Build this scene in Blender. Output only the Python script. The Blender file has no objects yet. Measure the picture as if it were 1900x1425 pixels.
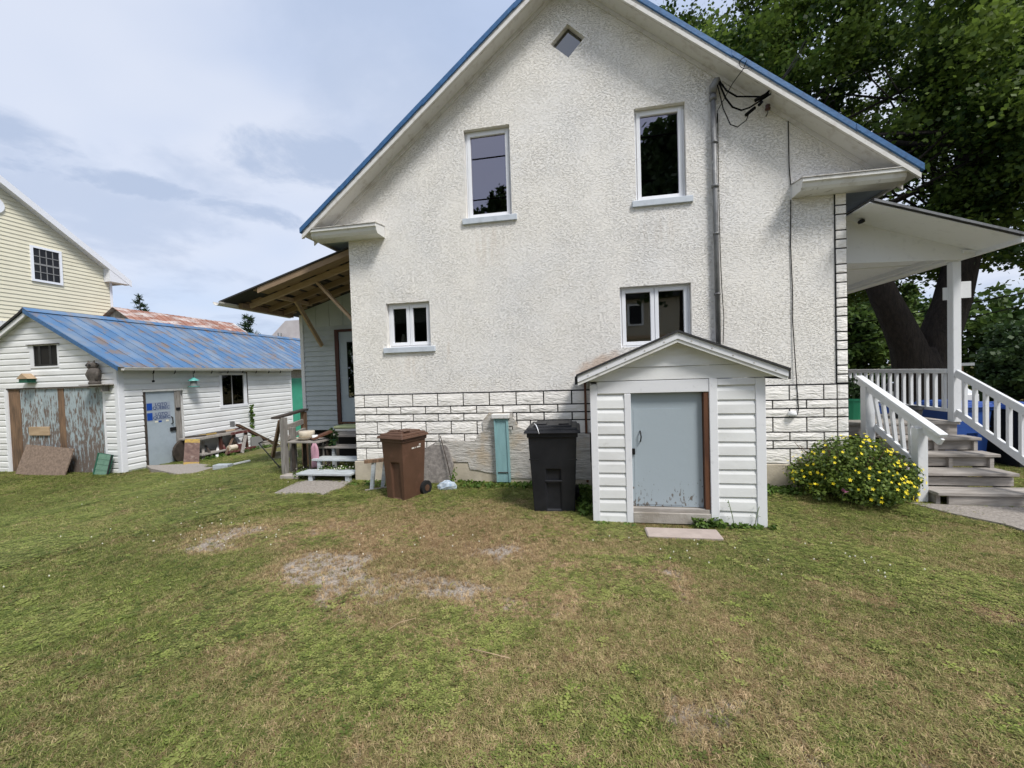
import bpy, bmesh, math, random
import numpy as np
from mathutils import Vector, Matrix, Euler, noise as mnoise
from mathutils.geometry import tessellate_polygon
random.seed(7)
R = math.radians
scene = bpy.context.scene
col = scene.collection
# ------------------------------------------------------------------ camera
CAMY, CAMH = -6.0245, 1.64
cd = bpy.data.cameras.new('camera'); cam = bpy.data.objects.new('camera', cd); col.objects.link(cam)
cd.sensor_width = 36.0; cd.lens = 770.0/1900.0*36.0; cd.clip_start = 0.05; cd.clip_end = 1500.0
def camera_matrix(yaw, pitch, roll):
    f = Vector((-math.sin(yaw)*math.cos(pitch), math.cos(yaw)*math.cos(pitch), math.sin(pitch)))
    r = Vector((math.cos(yaw), math.sin(yaw), 0)); u = r.cross(f)
    r2 = r*math.cos(roll) + u*math.sin(roll); u2 = -r*math.sin(roll) + u*math.cos(roll)
    return Matrix(((r2.x, u2.x, -f.x, 0), (r2.y, u2.y, -f.y, CAMY), (r2.z, u2.z, -f.z, CAMH), (0, 0, 0, 1)))
cam.matrix_world = camera_matrix(R(10.340), R(-1.442), R(-1.813))
scene.camera = cam
# ------------------------------------------------------------------ world, sun, exposure
SUNV = Vector((1.4, -1.25, 2.55)).normalized()          # towards the sun
w = bpy.data.worlds.new('World'); scene.world = w; w.use_nodes = True
nt = w.node_tree; nt.nodes.clear(); N = nt.nodes.new; L = nt.links.new
wo = N('ShaderNodeOutputWorld'); bg = N('ShaderNodeBackground'); L(bg.outputs[0], wo.inputs[0])
sky = N('ShaderNodeTexSky'); sky.sky_type = 'NISHITA'; sky.sun_disc = False
sky.sun_elevation = math.asin(SUNV.z); sky.sun_rotation = math.atan2(SUNV.x, SUNV.y)
sky.air_density = 1.0; sky.dust_density = 1.5; sky.ozone_density = 1.5
tc = N('ShaderNodeTexCoord'); sep = N('ShaderNodeSeparateXYZ'); L(tc.outputs['Generated'], sep.inputs[0])
def wmath(op, a, b=None, clamp=False):
    n = N('ShaderNodeMath'); n.operation = op; n.use_clamp = clamp
    for i, v in enumerate((a, b)):
        if v is None: continue
        if isinstance(v, (int, float)): n.inputs[i].default_value = v
        else: L(v, n.inputs[i])
    return n.outputs[0]
zz = wmath('MAXIMUM', sep.outputs[2], 0.0); den = wmath('ADD', zz, 0.16)
cx = wmath('DIVIDE', sep.outputs[0], den); cy = wmath('DIVIDE', sep.outputs[1], den)
cmb = N('ShaderNodeCombineXYZ'); L(cx, cmb.inputs[0]); L(cy, cmb.inputs[1]); cmb.inputs[2].default_value = 3.3
BK = [(-0.798, 0.476, 0.369), (-0.526, 0.737, 0.425), (-0.705, 0.627, 0.332)]
def wnoise(scale, detail, rough, dist):
    n = N('ShaderNodeTexNoise'); n.inputs['Scale'].default_value = scale; n.inputs['Detail'].default_value = detail
    n.inputs['Roughness'].default_value = rough; n.inputs['Distortion'].default_value = dist
    L(cmb.outputs[0], n.inputs['Vector']); return n.outputs['Fac']
def wramp(fac, p0, p1):
    n = N('ShaderNodeMapRange'); n.interpolation_type = 'SMOOTHSTEP'; L(fac, n.inputs[0])
    n.inputs[1].default_value = p0; n.inputs[2].default_value = p1; return n.outputs[0]
def wmix(fac, a, b):
    n = N('ShaderNodeMix'); n.data_type = 'RGBA'
    if isinstance(fac, float): n.inputs[0].default_value = fac
    else: L(fac, n.inputs[0])
    for i, v in ((6, a), (7, b)):
        if isinstance(v, tuple): n.inputs[i].default_value = (*v, 1)
        else: L(v, n.inputs[i])
    return n.outputs[2]
veil = wramp(wnoise(0.55, 4.0, 0.5, 0.3), 0.32, 0.62)          # thin high cloud
puff = wramp(wnoise(1.25, 8.0, 0.58, 0.25), 0.50, 0.66)        # lower, greyer cloud
sx = N('ShaderNodeMix'); sx.data_type = 'RGBA'; sx.blend_type = 'MULTIPLY'; sx.inputs[0].default_value = 1.0
L(sky.outputs[0], sx.inputs[6]); sx.inputs[7].default_value = (0.115, 0.105, 0.100, 1)
pale = wmix(0.74, sx.outputs[2], (0.385, 0.455, 0.60))
hi = wmix(wmath('MULTIPLY', veil, 0.75), pale, (0.51, 0.535, 0.60))
puffs = wmath('MULTIPLY', puff, 0.55)
bn_ = wnoise(2.6, 10.0, 0.66, 0.3)
def bank(d0, a, b, tilt, thr=0.75):
    """one bank of grey-blue cloud in the sky around direction d0, ragged by noise"""
    d0 = Vector(d0).normalized(); rt = Vector((d0.y, -d0.x, 0)).normalized(); up = rt.cross(d0); r2 = rt*math.cos(tilt)+up*math.sin(tilt); u2 = -rt*math.sin(tilt)+up*math.cos(tilt); acc = None
    for ax, s in ((r2, a), (u2, b)):
        dn = N('ShaderNodeVectorMath'); dn.operation = 'DOT_PRODUCT'; L(tc.outputs['Generated'], dn.inputs[0]); dn.inputs[1].default_value = ax
        q = wmath('DIVIDE', dn.outputs['Value'], s); q = wmath('MULTIPLY', q, q); acc = q if acc is None else wmath('ADD', acc, q)
    fr = N('ShaderNodeVectorMath'); fr.operation = 'DOT_PRODUCT'; L(tc.outputs['Generated'], fr.inputs[0]); fr.inputs[1].default_value = d0
    e = wmath('ADD', acc, wmath('MULTIPLY', wmath('SUBTRACT', bn_, 0.5), 5.0))
    m = N('ShaderNodeMapRange'); m.interpolation_type = 'SMOOTHSTEP'; L(e, m.inputs[0]); m.inputs[1].default_value = 1.35; m.inputs[2].default_value = 0.10
    return wmath('MULTIPLY', m.outputs[0], wmath('GREATER_THAN', fr.outputs['Value'], 0.3))
banks = wmath('MAXIMUM', wmath('MAXIMUM', bank(BK[0], 0.075, 0.032, -0.15), bank(BK[1], 0.17, 0.055, 0.12)), wmath('MAXIMUM', bank(BK[2], 0.24, 0.022, -0.03), bank((0.75, 0.5, 0.35), 0.3, 0.08, 0.0)))
cl = wmix(wmath('MAXIMUM', puffs, wmath('MULTIPLY', banks, 0.85)), hi, (0.285, 0.345, 0.465))
L(cl, bg.inputs[0]); bg.inputs[1].default_value = 1.0
sd = bpy.data.lights.new('sun', 'SUN'); so = bpy.data.objects.new('sun', sd); col.objects.link(so)
sd.energy = 2.25; sd.angle = R(15.0); sd.color = (1.0, 0.965, 0.91)
so.rotation_euler = (-SUNV).to_track_quat('-Z', 'Y').to_euler(); so.location = (6, -4, 20)
scene.view_settings.view_transform = 'Standard'; scene.view_settings.look = 'None'
scene.view_settings.exposure = 0.69; scene.view_settings.gamma = 1.0
# ------------------------------------------------------------------ materials
MATS = {}
def mat(name, c1, c2=None, scale=6.0, stretch=(1, 1, 1), thr=(0.35, 0.65), rough=0.7, bump=0.0, bscale=60.0, bstretch=(1, 1, 1),
        bdist=0.01, vary=0.0, detail=6.0, metal=0.0, c3=None, scale3=2.0, thr3=(0.55, 0.7), stretch3=(1, 1, 1), spec=0.4, zfade=None, coat=0.0):
    """colour c1 broken by patches of c2 (noise) and of c3 (larger noise); positions are in metres in the scene"""
    m = bpy.data.materials.new(name); m.use_nodes = True; t = m.node_tree; n = t.nodes; l = t.links
    p = n['Principled BSDF']; p.inputs['Roughness'].default_value = rough; p.inputs['Metallic'].default_value = metal
    p.inputs['Specular IOR Level'].default_value = spec
    if coat: p.inputs['Coat Weight'].default_value = coat
    g = n.new('ShaderNodeNewGeometry')
    def mp(st):
        v = n.new('ShaderNodeVectorMath'); v.operation = 'MULTIPLY'; v.inputs[1].default_value = st
        l.new(g.outputs['Position'], v.inputs[0]); return v.outputs[0]
    def nz(sc, st, de=6.0, off=0.0):
        x = n.new('ShaderNodeTexNoise'); x.inputs['Scale'].default_value = sc; x.inputs['Detail'].default_value = de
        x.inputs['Roughness'].default_value = 0.6; l.new(mp(st), x.inputs['Vector']); return x.outputs['Fac']
    def rng(f, a, b):
        x = n.new('ShaderNodeMapRange'); l.new(f, x.inputs[0]); x.inputs[1].default_value = a; x.inputs[2].default_value = b; return x.outputs[0]
    def mx(f, a, b):
        x = n.new('ShaderNodeMix'); x.data_type = 'RGBA'; l.new(f, x.inputs[0])
        for i, v in ((6, a), (7, b)):
            if isinstance(v, tuple): x.inputs[i].default_value = (*v, 1)
            else: l.new(v, x.inputs[i])
        return x.outputs[2]
    cur = c1
    if c2: 
        f = nz(scale, stretch, detail)
        if zfade:                                   # wear that grows towards a height, as damp wood does
            s = n.new('ShaderNodeSeparateXYZ'); l.new(g.outputs['Position'], s.inputs[0])
            zf = n.new('ShaderNodeMapRange'); l.new(s.outputs[2], zf.inputs[0]); zf.inputs[1].default_value = zfade[0]; zf.inputs[2].default_value = zfade[1]
            zf.inputs[3].default_value = zfade[2]; zf.inputs[4].default_value = 0.0
            a = n.new('ShaderNodeMath'); a.operation = 'ADD'; l.new(f, a.inputs[0]); l.new(zf.outputs[0], a.inputs[1]); f = a.outputs[0]
        cur = mx(rng(f, *thr), cur, c2)
    if c3: cur = mx(rng(nz(scale3, stretch3, 5.0), *thr3), cur, c3)
    if vary:
        oi = n.new('ShaderNodeObjectInfo'); h = n.new('ShaderNodeHueSaturation')
        r2 = n.new('ShaderNodeMapRange'); l.new(oi.outputs['Random'], r2.inputs[0]); r2.inputs[3].default_value = 1-vary; r2.inputs[4].default_value = 1+vary
        l.new(r2.outputs[0], h.inputs['Value'])
        if isinstance(cur, tuple): h.inputs['Color'].default_value = (*cur, 1)
        else: l.new(cur, h.inputs['Color'])
        cur = h.outputs[0]
    if isinstance(cur, tuple): p.inputs['Base Color'].default_value = (*cur, 1)
    else: l.new(cur, p.inputs['Base Color'])
    if bump:
        b = n.new('ShaderNodeBump'); b.inputs['Strength'].default_value = bump; b.inputs['Distance'].default_value = bdist
        l.new(nz(bscale, bstretch, 5.0), b.inputs['Height']); l.new(b.outputs[0], p.inputs['Normal'])
    MATS[name] = m; return m
def glass(name, ior, tint=(1, 1, 1)):
    m = bpy.data.materials.new(name); m.use_nodes = True; t = m.node_tree; n = t.nodes; n.clear(); l = t.links
    o = n.new('ShaderNodeOutputMaterial'); mxs = n.new('ShaderNodeMixShader'); tr = n.new('ShaderNodeBsdfTransparent'); gl = n.new('ShaderNodeBsdfGlossy')
    fr = n.new('ShaderNodeFresnel'); fr.inputs[0].default_value = ior; gl.inputs['Roughness'].default_value = 0.01
    gl.inputs['Color'].default_value = (*tint, 1); tr.inputs[0].default_value = (0.6, 0.62, 0.62, 1)
    l.new(fr.outputs[0], mxs.inputs[0]); l.new(tr.outputs[0], mxs.inputs[1]); l.new(gl.outputs[0], mxs.inputs[2]); l.new(mxs.outputs[0], o.inputs[0])
    MATS[name] = m; return m
def leafmat(name, cA, cB, trans=0.35, scale=0.9):
    m = bpy.data.materials.new(name); m.use_nodes = True; t = m.node_tree; n = t.nodes; l = t.links
    p = n['Principled BSDF']; p.inputs['Roughness'].default_value = 0.55; p.inputs['Specular IOR Level'].default_value = 0.3
    at = n.new('ShaderNodeAttribute'); at.attribute_name = 'tone'
    x = n.new('ShaderNodeMix'); x.data_type = 'RGBA'; x.inputs[6].default_value = (*cA, 1); x.inputs[7].default_value = (*cB, 1); l.new(at.outputs['Fac'], x.inputs[0])
    l.new(x.outputs[2], p.inputs['Base Color'])
    tl = n.new('ShaderNodeBsdfTranslucent'); l.new(x.outputs[2], tl.inputs[0]); ms = n.new('ShaderNodeMixShader'); ms.inputs[0].default_value = trans
    l.new(p.outputs[0], ms.inputs[1]); l.new(tl.outputs[0], ms.inputs[2]); l.new(ms.outputs[0], n['Material Output'].inputs[0])
    MATS[name] = m; return m
# stucco: dashed render, deep relief
def stucco():
    m = mat('stucco', (0.90, 0.87, 0.815), (0.86, 0.845, 0.82), scale=0.7, thr=(0.42, 0.62), c3=(0.68, 0.58, 0.47), scale3=1.7, thr3=(0.68, 0.84), stretch3=(1.6, 1, 0.5), rough=0.9, spec=0.2)
    n = m.node_tree.nodes; l = m.node_tree.links; p = n['Principled BSDF']
    g = n.new('ShaderNodeNewGeometry'); v = n.new('ShaderNodeVectorMath'); v.operation = 'MULTIPLY'; v.inputs[1].default_value = (0.85, 1, 2.0); l.new(g.outputs['Position'], v.inputs[0])
    a = n.new('ShaderNodeTexNoise'); a.inputs['Scale'].default_value = 38; a.inputs['Detail'].default_value = 5; a.inputs['Distortion'].default_value = 0.8; a.inputs['Roughness'].default_value = 0.55; l.new(v.outputs[0], a.inputs[0])
    r = n.new('ShaderNodeMapRange'); r.interpolation_type = 'SMOOTHSTEP'; l.new(a.outputs[0], r.inputs[0]); r.inputs[1].default_value = 0.30; r.inputs[2].default_value = 0.54
    am = n.new('ShaderNodeTexNoise'); am.inputs['Scale'].default_value = 1.6; am.inputs['Detail'].default_value = 3; l.new(g.outputs['Position'], am.inputs[0])
    ar = n.new('ShaderNodeMapRange'); l.new(am.outputs[0], ar.inputs[0]); ar.inputs[1].default_value = 0.3; ar.inputs[2].default_value = 0.7; ar.inputs[3].default_value = 0.45; ar.inputs[4].default_value = 1.15
    hm = n.new('ShaderNodeMath'); hm.operation = 'MULTIPLY'; l.new(r.outputs[0], hm.inputs[0]); l.new(ar.outputs[0], hm.inputs[1])
    b2 = n.new('ShaderNodeTexNoise'); b2.inputs['Scale'].default_value = 75; b2.inputs['Detail'].default_value = 2; l.new(g.outputs['Position'], b2.inputs[0])
    ad = n.new('ShaderNodeMath'); ad.operation = 'MULTIPLY_ADD'; l.new(b2.outputs[0], ad.inputs[0]); ad.inputs[1].default_value = 0.22; l.new(hm.outputs[0], ad.inputs[2])
    # rusty run-off stain on the render above the cellar entrance roof
    old = p.inputs['Base Color'].links[0].from_socket
    vs = n.new('ShaderNodeVectorMath'); vs.operation = 'SUBTRACT'; l.new(g.outputs['Position'], vs.inputs[0]); vs.inputs[1].default_value = (0.16, 0, 1.74)
    mp2 = n.new('ShaderNodeMapping'); mp2.inputs['Rotation'].default_value = (0, R(22), 0); l.new(vs.outputs[0], mp2.inputs[0])
    sc2 = n.new('ShaderNodeVectorMath'); sc2.operation = 'MULTIPLY'; sc2.inputs[1].default_value = (2.6, 0, 8.0); l.new(mp2.outputs[0], sc2.inputs[0])
    ln = n.new('ShaderNodeVectorMath'); ln.operation = 'LENGTH'; l.new(sc2.outputs[0], ln.inputs[0])
    sn = n.new('ShaderNodeTexNoise'); sn.inputs['Scale'].default_value = 9; sn.inputs['Detail'].default_value = 5; l.new(g.outputs['Position'], sn.inputs[0])
    sa = n.new('ShaderNodeMath'); sa.operation = 'MULTIPLY_ADD'; l.new(sn.outputs[0], sa.inputs[0]); sa.inputs[1].default_value = -1.4; l.new(ln.outputs['Value'], sa.inputs[2])
    sr = n.new('ShaderNodeMapRange'); sr.interpolation_type = 'SMOOTHSTEP'; l.new(sa.outputs[0], sr.inputs[0]); sr.inputs[1].default_value = 0.45; sr.inputs[2].default_value = -0.30; sr.inputs[4].default_value = 0.6
    sm = n.new('ShaderNodeMix'); sm.data_type = 'RGBA'; l.new(sr.outputs[0], sm.inputs[0]); l.new(old, sm.inputs[6]); sm.inputs[7].default_value = (0.62, 0.43, 0.30, 1); cur = sm.outputs[2]
    # faint streaks that rain has washed down below the sills
    mpz = n.new('ShaderNodeMapping'); mpz.inputs['Scale'].default_value = (14, 1, 1.2); l.new(g.outputs['Position'], mpz.inputs[0]); tn = n.new('ShaderNodeTexNoise'); tn.inputs['Scale'].default_value = 1.0; tn.inputs['Detail'].default_value = 4; l.new(mpz.outputs[0], tn.inputs[0])
    for cxs, czs, hw, hh, amt in ((-1.42, 3.55, .42, .45, .8), (0.98, 3.60, .45, .42, .6), (-2.7, 1.80, .45, .32, .6), (-1.05, 4.4, .10, .9, .5)):
        v2 = n.new('ShaderNodeVectorMath'); v2.operation = 'SUBTRACT'; l.new(g.outputs['Position'], v2.inputs[0]); v2.inputs[1].default_value = (cxs, 0, czs)
        v3 = n.new('ShaderNodeVectorMath'); v3.operation = 'MULTIPLY'; l.new(v2.outputs[0], v3.inputs[0]); v3.inputs[1].default_value = (1/hw, 0, 1/hh)
        ll = n.new('ShaderNodeVectorMath'); ll.operation = 'LENGTH'; l.new(v3.outputs[0], ll.inputs[0])
        m1 = n.new('ShaderNodeMapRange'); m1.interpolation_type = 'SMOOTHSTEP'; l.new(ll.outputs['Value'], m1.inputs[0]); m1.inputs[1].default_value = 1.0; m1.inputs[2].default_value = 0.2
        m2 = n.new('ShaderNodeMapRange'); l.new(tn.outputs[0], m2.inputs[0]); m2.inputs[1].default_value = 0.42; m2.inputs[2].default_value = 0.75; m2.inputs[4].default_value = amt*.6
        mm = n.new('ShaderNodeMath'); mm.operation = 'MULTIPLY'; l.new(m1.outputs[0], mm.inputs[0]); l.new(m2.outputs[0], mm.inputs[1])
        mc = n.new('ShaderNodeMix'); mc.data_type = 'RGBA'; l.new(mm.outputs[0], mc.inputs[0]); l.new(cur, mc.inputs[6]); mc.inputs[7].default_value = (0.60, 0.49, 0.38, 1); cur = mc.outputs[2]
    l.new(cur, p.inputs['Base Color'])
    b = n.new('ShaderNodeBump'); b.inputs['Strength'].default_value = 1.0; b.inputs['Distance'].default_value = 0.0105; l.new(ad.outputs[0], b.inputs['Height']); l.new(b.outputs[0], p.inputs['Normal'])
stucco()
def rockface():
    m = mat('block', (0.88, 0.855, 0.815), (0.83, 0.80, 0.75), scale=2.3, thr=(0.5, 0.75), rough=0.8, vary=0.04, spec=0.25)
    n = m.node_tree.nodes; l = m.node_tree.links; p = n['Principled BSDF']
    g = n.new('ShaderNodeNewGeometry'); oi = n.new('ShaderNodeObjectInfo')
    ml = n.new('ShaderNodeMath'); ml.operation = 'MULTIPLY'; l.new(oi.outputs['Random'], ml.inputs[0]); ml.inputs[1].default_value = 40
    cb = n.new('ShaderNodeCombineXYZ'); l.new(ml.outputs[0], cb.inputs[0]); l.new(ml.outputs[0], cb.inputs[1])
    ad = n.new('ShaderNodeVectorMath'); l.new(g.outputs['Position'], ad.inputs[0]); l.new(cb.outputs[0], ad.inputs[1])
    mp = n.new('ShaderNodeMapping'); mp.inputs['Rotation'].default_value = (0, R(17), 0); mp.inputs['Scale'].default_value = (5.5, 3, 19); l.new(ad.outputs[0], mp.inputs[0])
    a = n.new('ShaderNodeTexNoise'); a.inputs['Scale'].default_value = 1.0; a.inputs['Detail'].default_value = 2.5; a.inputs['Distortion'].default_value = 1.8; l.new(mp.outputs[0], a.inputs[0])
    b = n.new('ShaderNodeBump'); b.inputs['Strength'].default_value = 1.0; b.inputs['Distance'].default_value = 0.017; l.new(a.outputs[0], b.inputs['Height']); l.new(b.outputs[0], p.inputs['Normal'])
rockface()
mat('joint', (0.012, 0.012, 0.013), rough=0.9)
mat('concrete_cream', (0.56, 0.50, 0.40), (0.44, 0.39, 0.31), scale=5, rough=0.9, bump=0.4, bscale=40, c3=(0.36, 0.31, 0.24), scale3=3, thr3=(0.55, 0.75), stretch3=(1, 1, 0.6))
mat('rough_plaster', (0.60, 0.575, 0.535), (0.36, 0.34, 0.31), scale=9, stretch=(0.6, 1, 3.5), thr=(0.42, 0.68), rough=0.95, bump=1.0, bscale=14, bstretch=(0.7, 1, 4), bdist=0.02, c3=(0.50, 0.42, 0.32), scale3=3.5, thr3=(0.52, 0.7))
mat('white_paint', (0.74, 0.75, 0.76), (0.62, 0.63, 0.64), scale=7, thr=(0.55, 0.8), rough=0.55, bump=0.15, bscale=30, vary=0.03)
mat('white_worn', (0.70, 0.70, 0.68), (0.36, 0.34, 0.31), scale=11, stretch=(1, 1, 1), thr=(0.60, 0.72), rough=0.7, bump=0.3, bscale=35, c3=(0.55, 0.53, 0.48), scale3=3)
mat('fascia_weathered', (0.58, 0.56, 0.52), (0.30, 0.27, 0.24), scale=14, thr=(0.52, 0.70), rough=0.8, bump=0.4, bscale=40)
mat('moulding', (0.68, 0.67, 0.645), (0.50, 0.47, 0.43), scale=9, thr=(0.52, 0.75), rough=0.7, bump=0.15)
mat('soffit_blue', (0.36, 0.43, 0.50), (0.30, 0.36, 0.42), scale=4, rough=0.7)
mat('pvc', (0.82, 0.84, 0.88), rough=0.35, spec=0.5)
mat('sill_blue', (0.55, 0.60, 0.66), (0.44, 0.48, 0.53), scale=9, thr=(0.5, 0.75), rough=0.65)
mat('roof_blue', (0.038, 0.135, 0.31), (0.026, 0.085, 0.20), scale=6, stretch=(3, 1, 3), thr=(0.4, 0.7), rough=0.45, metal=0.1, spec=0.5, bump=0.25, bscale=25)
mat('roof_blue_rust', (0.070, 0.175, 0.34), (0.20, 0.16, 0.14), scale=2.8, stretch=(0.9, 1.5, 0.9), thr=(0.50, 0.60), rough=0.42, metal=0.15, spec=0.5, vary=0.13, c3=(0.19, 0.25, 0.33), scale3=1.6, thr3=(0.44, 0.66), stretch3=(0.8, 1.2, 0.8), detail=9)
mat('roof_rust', (0.30, 0.145, 0.10), (0.50, 0.44, 0.41), scale=2.2, stretch=(2.5, 0.6, 0.6), thr=(0.47, 0.60), rough=0.6, vary=0.12, detail=8)
mat('roof_pale', (0.55, 0.52, 0.52), (0.46, 0.42, 0.42), scale=1.5, rough=0.5, vary=0.05)
mat('siding_white', (0.78, 0.79, 0.79), (0.66, 0.665, 0.66), scale=1.7, stretch=(1, 1, 2.5), thr=(0.45, 0.75), rough=0.6, vary=0.035, bump=0.12, bscale=25, c3=(0.58, 0.58, 0.55), scale3=5, thr3=(0.66, 0.8))
mat('siding_annex', (0.50, 0.55, 0.575), (0.44, 0.49, 0.515), scale=3, rough=0.65, vary=0.03)
mat('siding_yellow', (0.74, 0.70, 0.54), (0.69, 0.65, 0.50), scale=2, rough=0.6)
mat('trim_white', (0.76, 0.77, 0.80), (0.60, 0.61, 0.64), scale=12, thr=(0.6, 0.78), rough=0.6, vary=0.03)
mat('door_blue_grey', (0.37, 0.43, 0.48), (0.32, 0.375, 0.42), scale=5, thr=(0.45, 0.75), rough=0.55, bump=0.12, bscale=12, c3=(0.10, 0.095, 0.09), scale3=34, thr3=(0.69, 0.72))
mat('door_blue_peel', (0.36, 0.42, 0.465), (0.16, 0.145, 0.13), scale=24, stretch=(1.6, 1, 0.8), thr=(0.73, 0.77), rough=0.6, bump=0.15, bscale=12, zfade=(0.20, 0.62, 0.20))
mat('wood_red', (0.14, 0.060, 0.030), (0.085, 0.035, 0.02), scale=9, stretch=(3, 3, 0.4), rough=0.6, bump=0.3, bscale=30, bstretch=(3, 3, 0.3))
mat('wood_maroon', (0.085, 0.025, 0.018), (0.05, 0.02, 0.015), scale=9, stretch=(3, 3, 0.4), rough=0.6)
mat('wood_brown', (0.25, 0.155, 0.095), (0.115, 0.075, 0.05), scale=8, stretch=(4, 4, 0.35), thr=(0.4, 0.65), rough=0.8, bump=0.4, bscale=30, bstretch=(4, 4, 0.3), zfade=(-0.3, 0.7, 0.16))
mat('door_peel', (0.36, 0.43, 0.46), (0.17, 0.135, 0.115), scale=9, stretch=(3.2, 1, 0.7), thr=(0.54, 0.62), rough=0.85, bump=0.5, bscale=30, bstretch=(4, 1, 0.4), zfade=(-0.3, 1.75, 0.17), vary=0.06, c3=(0.47, 0.53, 0.55), scale3=12, thr3=(0.62, 0.70), stretch3=(2, 1, 0.5), detail=9)
mat('wood_grey', (0.40, 0.37, 0.34), (0.235, 0.21, 0.185), scale=5, stretch=(0.7, 5, 5), thr=(0.35, 0.7), rough=0.9, bump=0.5, bscale=22, bstretch=(0.5, 6, 6), vary=0.12)
mat('wood_grey_v', (0.30, 0.285, 0.265), (0.14, 0.125, 0.11), scale=7, stretch=(5, 5, 0.5), thr=(0.35, 0.7), rough=0.9, bump=0.5, bscale=30, bstretch=(6, 6, 0.5), vary=0.12)
mat('wood_dark', (0.07, 0.055, 0.045), (0.035, 0.028, 0.023), scale=9, rough=0.85, vary=0.15)
mat('wood_paintgrey', (0.47, 0.51, 0.53), (0.30, 0.31, 0.31), scale=8, stretch=(0.8, 4, 4), thr=(0.5, 0.7), rough=0.8, bump=0.3, vary=0.06)
mat('plywood', (0.29, 0.205, 0.13), (0.21, 0.145, 0.09), scale=4, stretch=(0.8, 5, 2), thr=(0.35, 0.7), rough=0.75, vary=0.12)
mat('lumber', (0.50, 0.37, 0.24), (0.38, 0.27, 0.17), scale=5, stretch=(0.7, 5, 4), rough=0.7, vary=0.08)
mat('osb', (0.27, 0.20, 0.155), (0.155, 0.115, 0.09), scale=22, thr=(0.35, 0.65), rough=0.85, bump=0.4, bscale=30, c3=(0.27, 0.20, 0.155), scale3=16)
mat('slab_concrete', (0.43, 0.40, 0.36), (0.33, 0.30, 0.265), scale=6, rough=0.95, bump=0.5, bscale=50, c3=(0.28, 0.25, 0.21), scale3=3.5)
mat('slab_pink', (0.46, 0.385, 0.345), (0.38, 0.315, 0.28), scale=9, rough=0.9, bump=0.4, bscale=60)
mat('gravel', (0.40, 0.36, 0.32), (0.24, 0.215, 0.19), scale=38, rough=0.95, bump=1.0, bscale=45, bdist=0.02)
mat('asphalt', (0.055, 0.055, 0.057), (0.075, 0.073, 0.07), scale=8, rough=0.9)
mat('bin_brown', (0.112, 0.058, 0.036), (0.092, 0.047, 0.029), scale=6, rough=0.55, spec=0.4, bump=0.1, bscale=120, c3=(0.15, 0.075, 0.05), scale3=9, thr3=(0.6, 0.8))
mat('bin_black', (0.011, 0.012, 0.015), (0.019, 0.020, 0.024), scale=5, rough=0.5, spec=0.3, bump=0.1, bscale=120)
mat('bin_blue', (0.022, 0.07, 0.30), (0.03, 0.09, 0.34), scale=4, rough=0.5)
mat('rubber', (0.012, 0.012, 0.013), rough=0.8)
mat('teal', (0.26, 0.45, 0.47), (0.22, 0.38, 0.40), scale=7, stretch=(3, 3, 0.6), rough=0.6, c3=(0.14, 0.14, 0.13), scale3=28, thr3=(0.70, 0.74))
mat('black_metal', (0.015, 0.015, 0.016), rough=0.5, metal=0.5)
mat('grey_metal', (0.21, 0.215, 0.22), (0.13, 0.13, 0.135), scale=12, stretch=(1, 1, 0.4), thr=(0.45, 0.65), rough=0.55, metal=0.35, c3=(0.40, 0.40, 0.39), scale3=9, thr3=(0.62, 0.72))
mat('cable', (0.008, 0.008, 0.008), rough=0.95, spec=0.05)
mat('insulator', (0.07, 0.028, 0.02), rough=0.3)
mat('asphalt_shingle', (0.028, 0.028, 0.03), (0.05, 0.05, 0.052), scale=40, rough=0.9)
mat('porch_white', (0.72, 0.735, 0.75), (0.60, 0.615, 0.63), scale=9, thr=(0.56, 0.78), rough=0.6, bump=0.15, bscale=40, vary=0.03)
mat('gutter_white', (0.66, 0.64, 0.60), (0.42, 0.38, 0.33), scale=5, stretch=(1, 1.0, 3), thr=(0.52, 0.75), rough=0.5)
mat('green_paint', (0.055, 0.36, 0.235), (0.045, 0.30, 0.20), scale=4, rough=0.55)
mat('green_pot', (0.012, 0.17, 0.085), rough=0.5)
mat('owl', (0.075, 0.065, 0.058), (0.12, 0.105, 0.092), scale=26, rough=0.8, bump=0.8, bscale=40)
mat('bird_green', (0.012, 0.10, 0.06), rough=0.6)
mat('feeder_teal', (0.12, 0.42, 0.38), rough=0.4)
mat('yellow_paint', (0.46, 0.30, 0.045), (0.24, 0.165, 0.07), scale=14, rough=0.6)
mat('board_brown', (0.165, 0.105, 0.085), (0.10, 0.06, 0.05), scale=6, stretch=(2, 2, 0.7), rough=0.8, c3=(0.26, 0.20, 0.17), scale3=8)
mat('shingle_green', (0.15, 0.27, 0.20), (0.11, 0.21, 0.155), scale=18, rough=0.85, bump=0.4)
mat('pink_cloth', (0.52, 0.30, 0.36), (0.45, 0.25, 0.31), scale=10, rough=0.9)
mat('towel_lime', (0.58, 0.64, 0.36), rough=0.95)
mat('bowl_white', (0.72, 0.66, 0.55), (0.62, 0.54, 0.42), scale=7, rough=0.5)
mat('planter_grey', (0.07, 0.072, 0.078), rough=0.6)
mat('sticker_grey', (0.30, 0.34, 0.41), rough=0.5)
mat('sticker_blue', (0.006, 0.06, 0.34), rough=0.5)
mat('letter_blue', (0.022, 0.05, 0.15), rough=0.5)
mat('letter_white', (0.62, 0.60, 0.56), rough=0.6)
mat('car_white', (0.70, 0.71, 0.72), rough=0.25, coat=0.6)
mat('bark', (0.040, 0.031, 0.025), (0.018, 0.014, 0.012), scale=7, stretch=(2.5, 2.5, 0.5), thr=(0.35, 0.65), rough=0.95, bump=1.0, bscale=14, bstretch=(3, 3, 0.4), bdist=0.06)
mat('stem', (0.10, 0.14, 0.05), rough=0.8)
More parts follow.
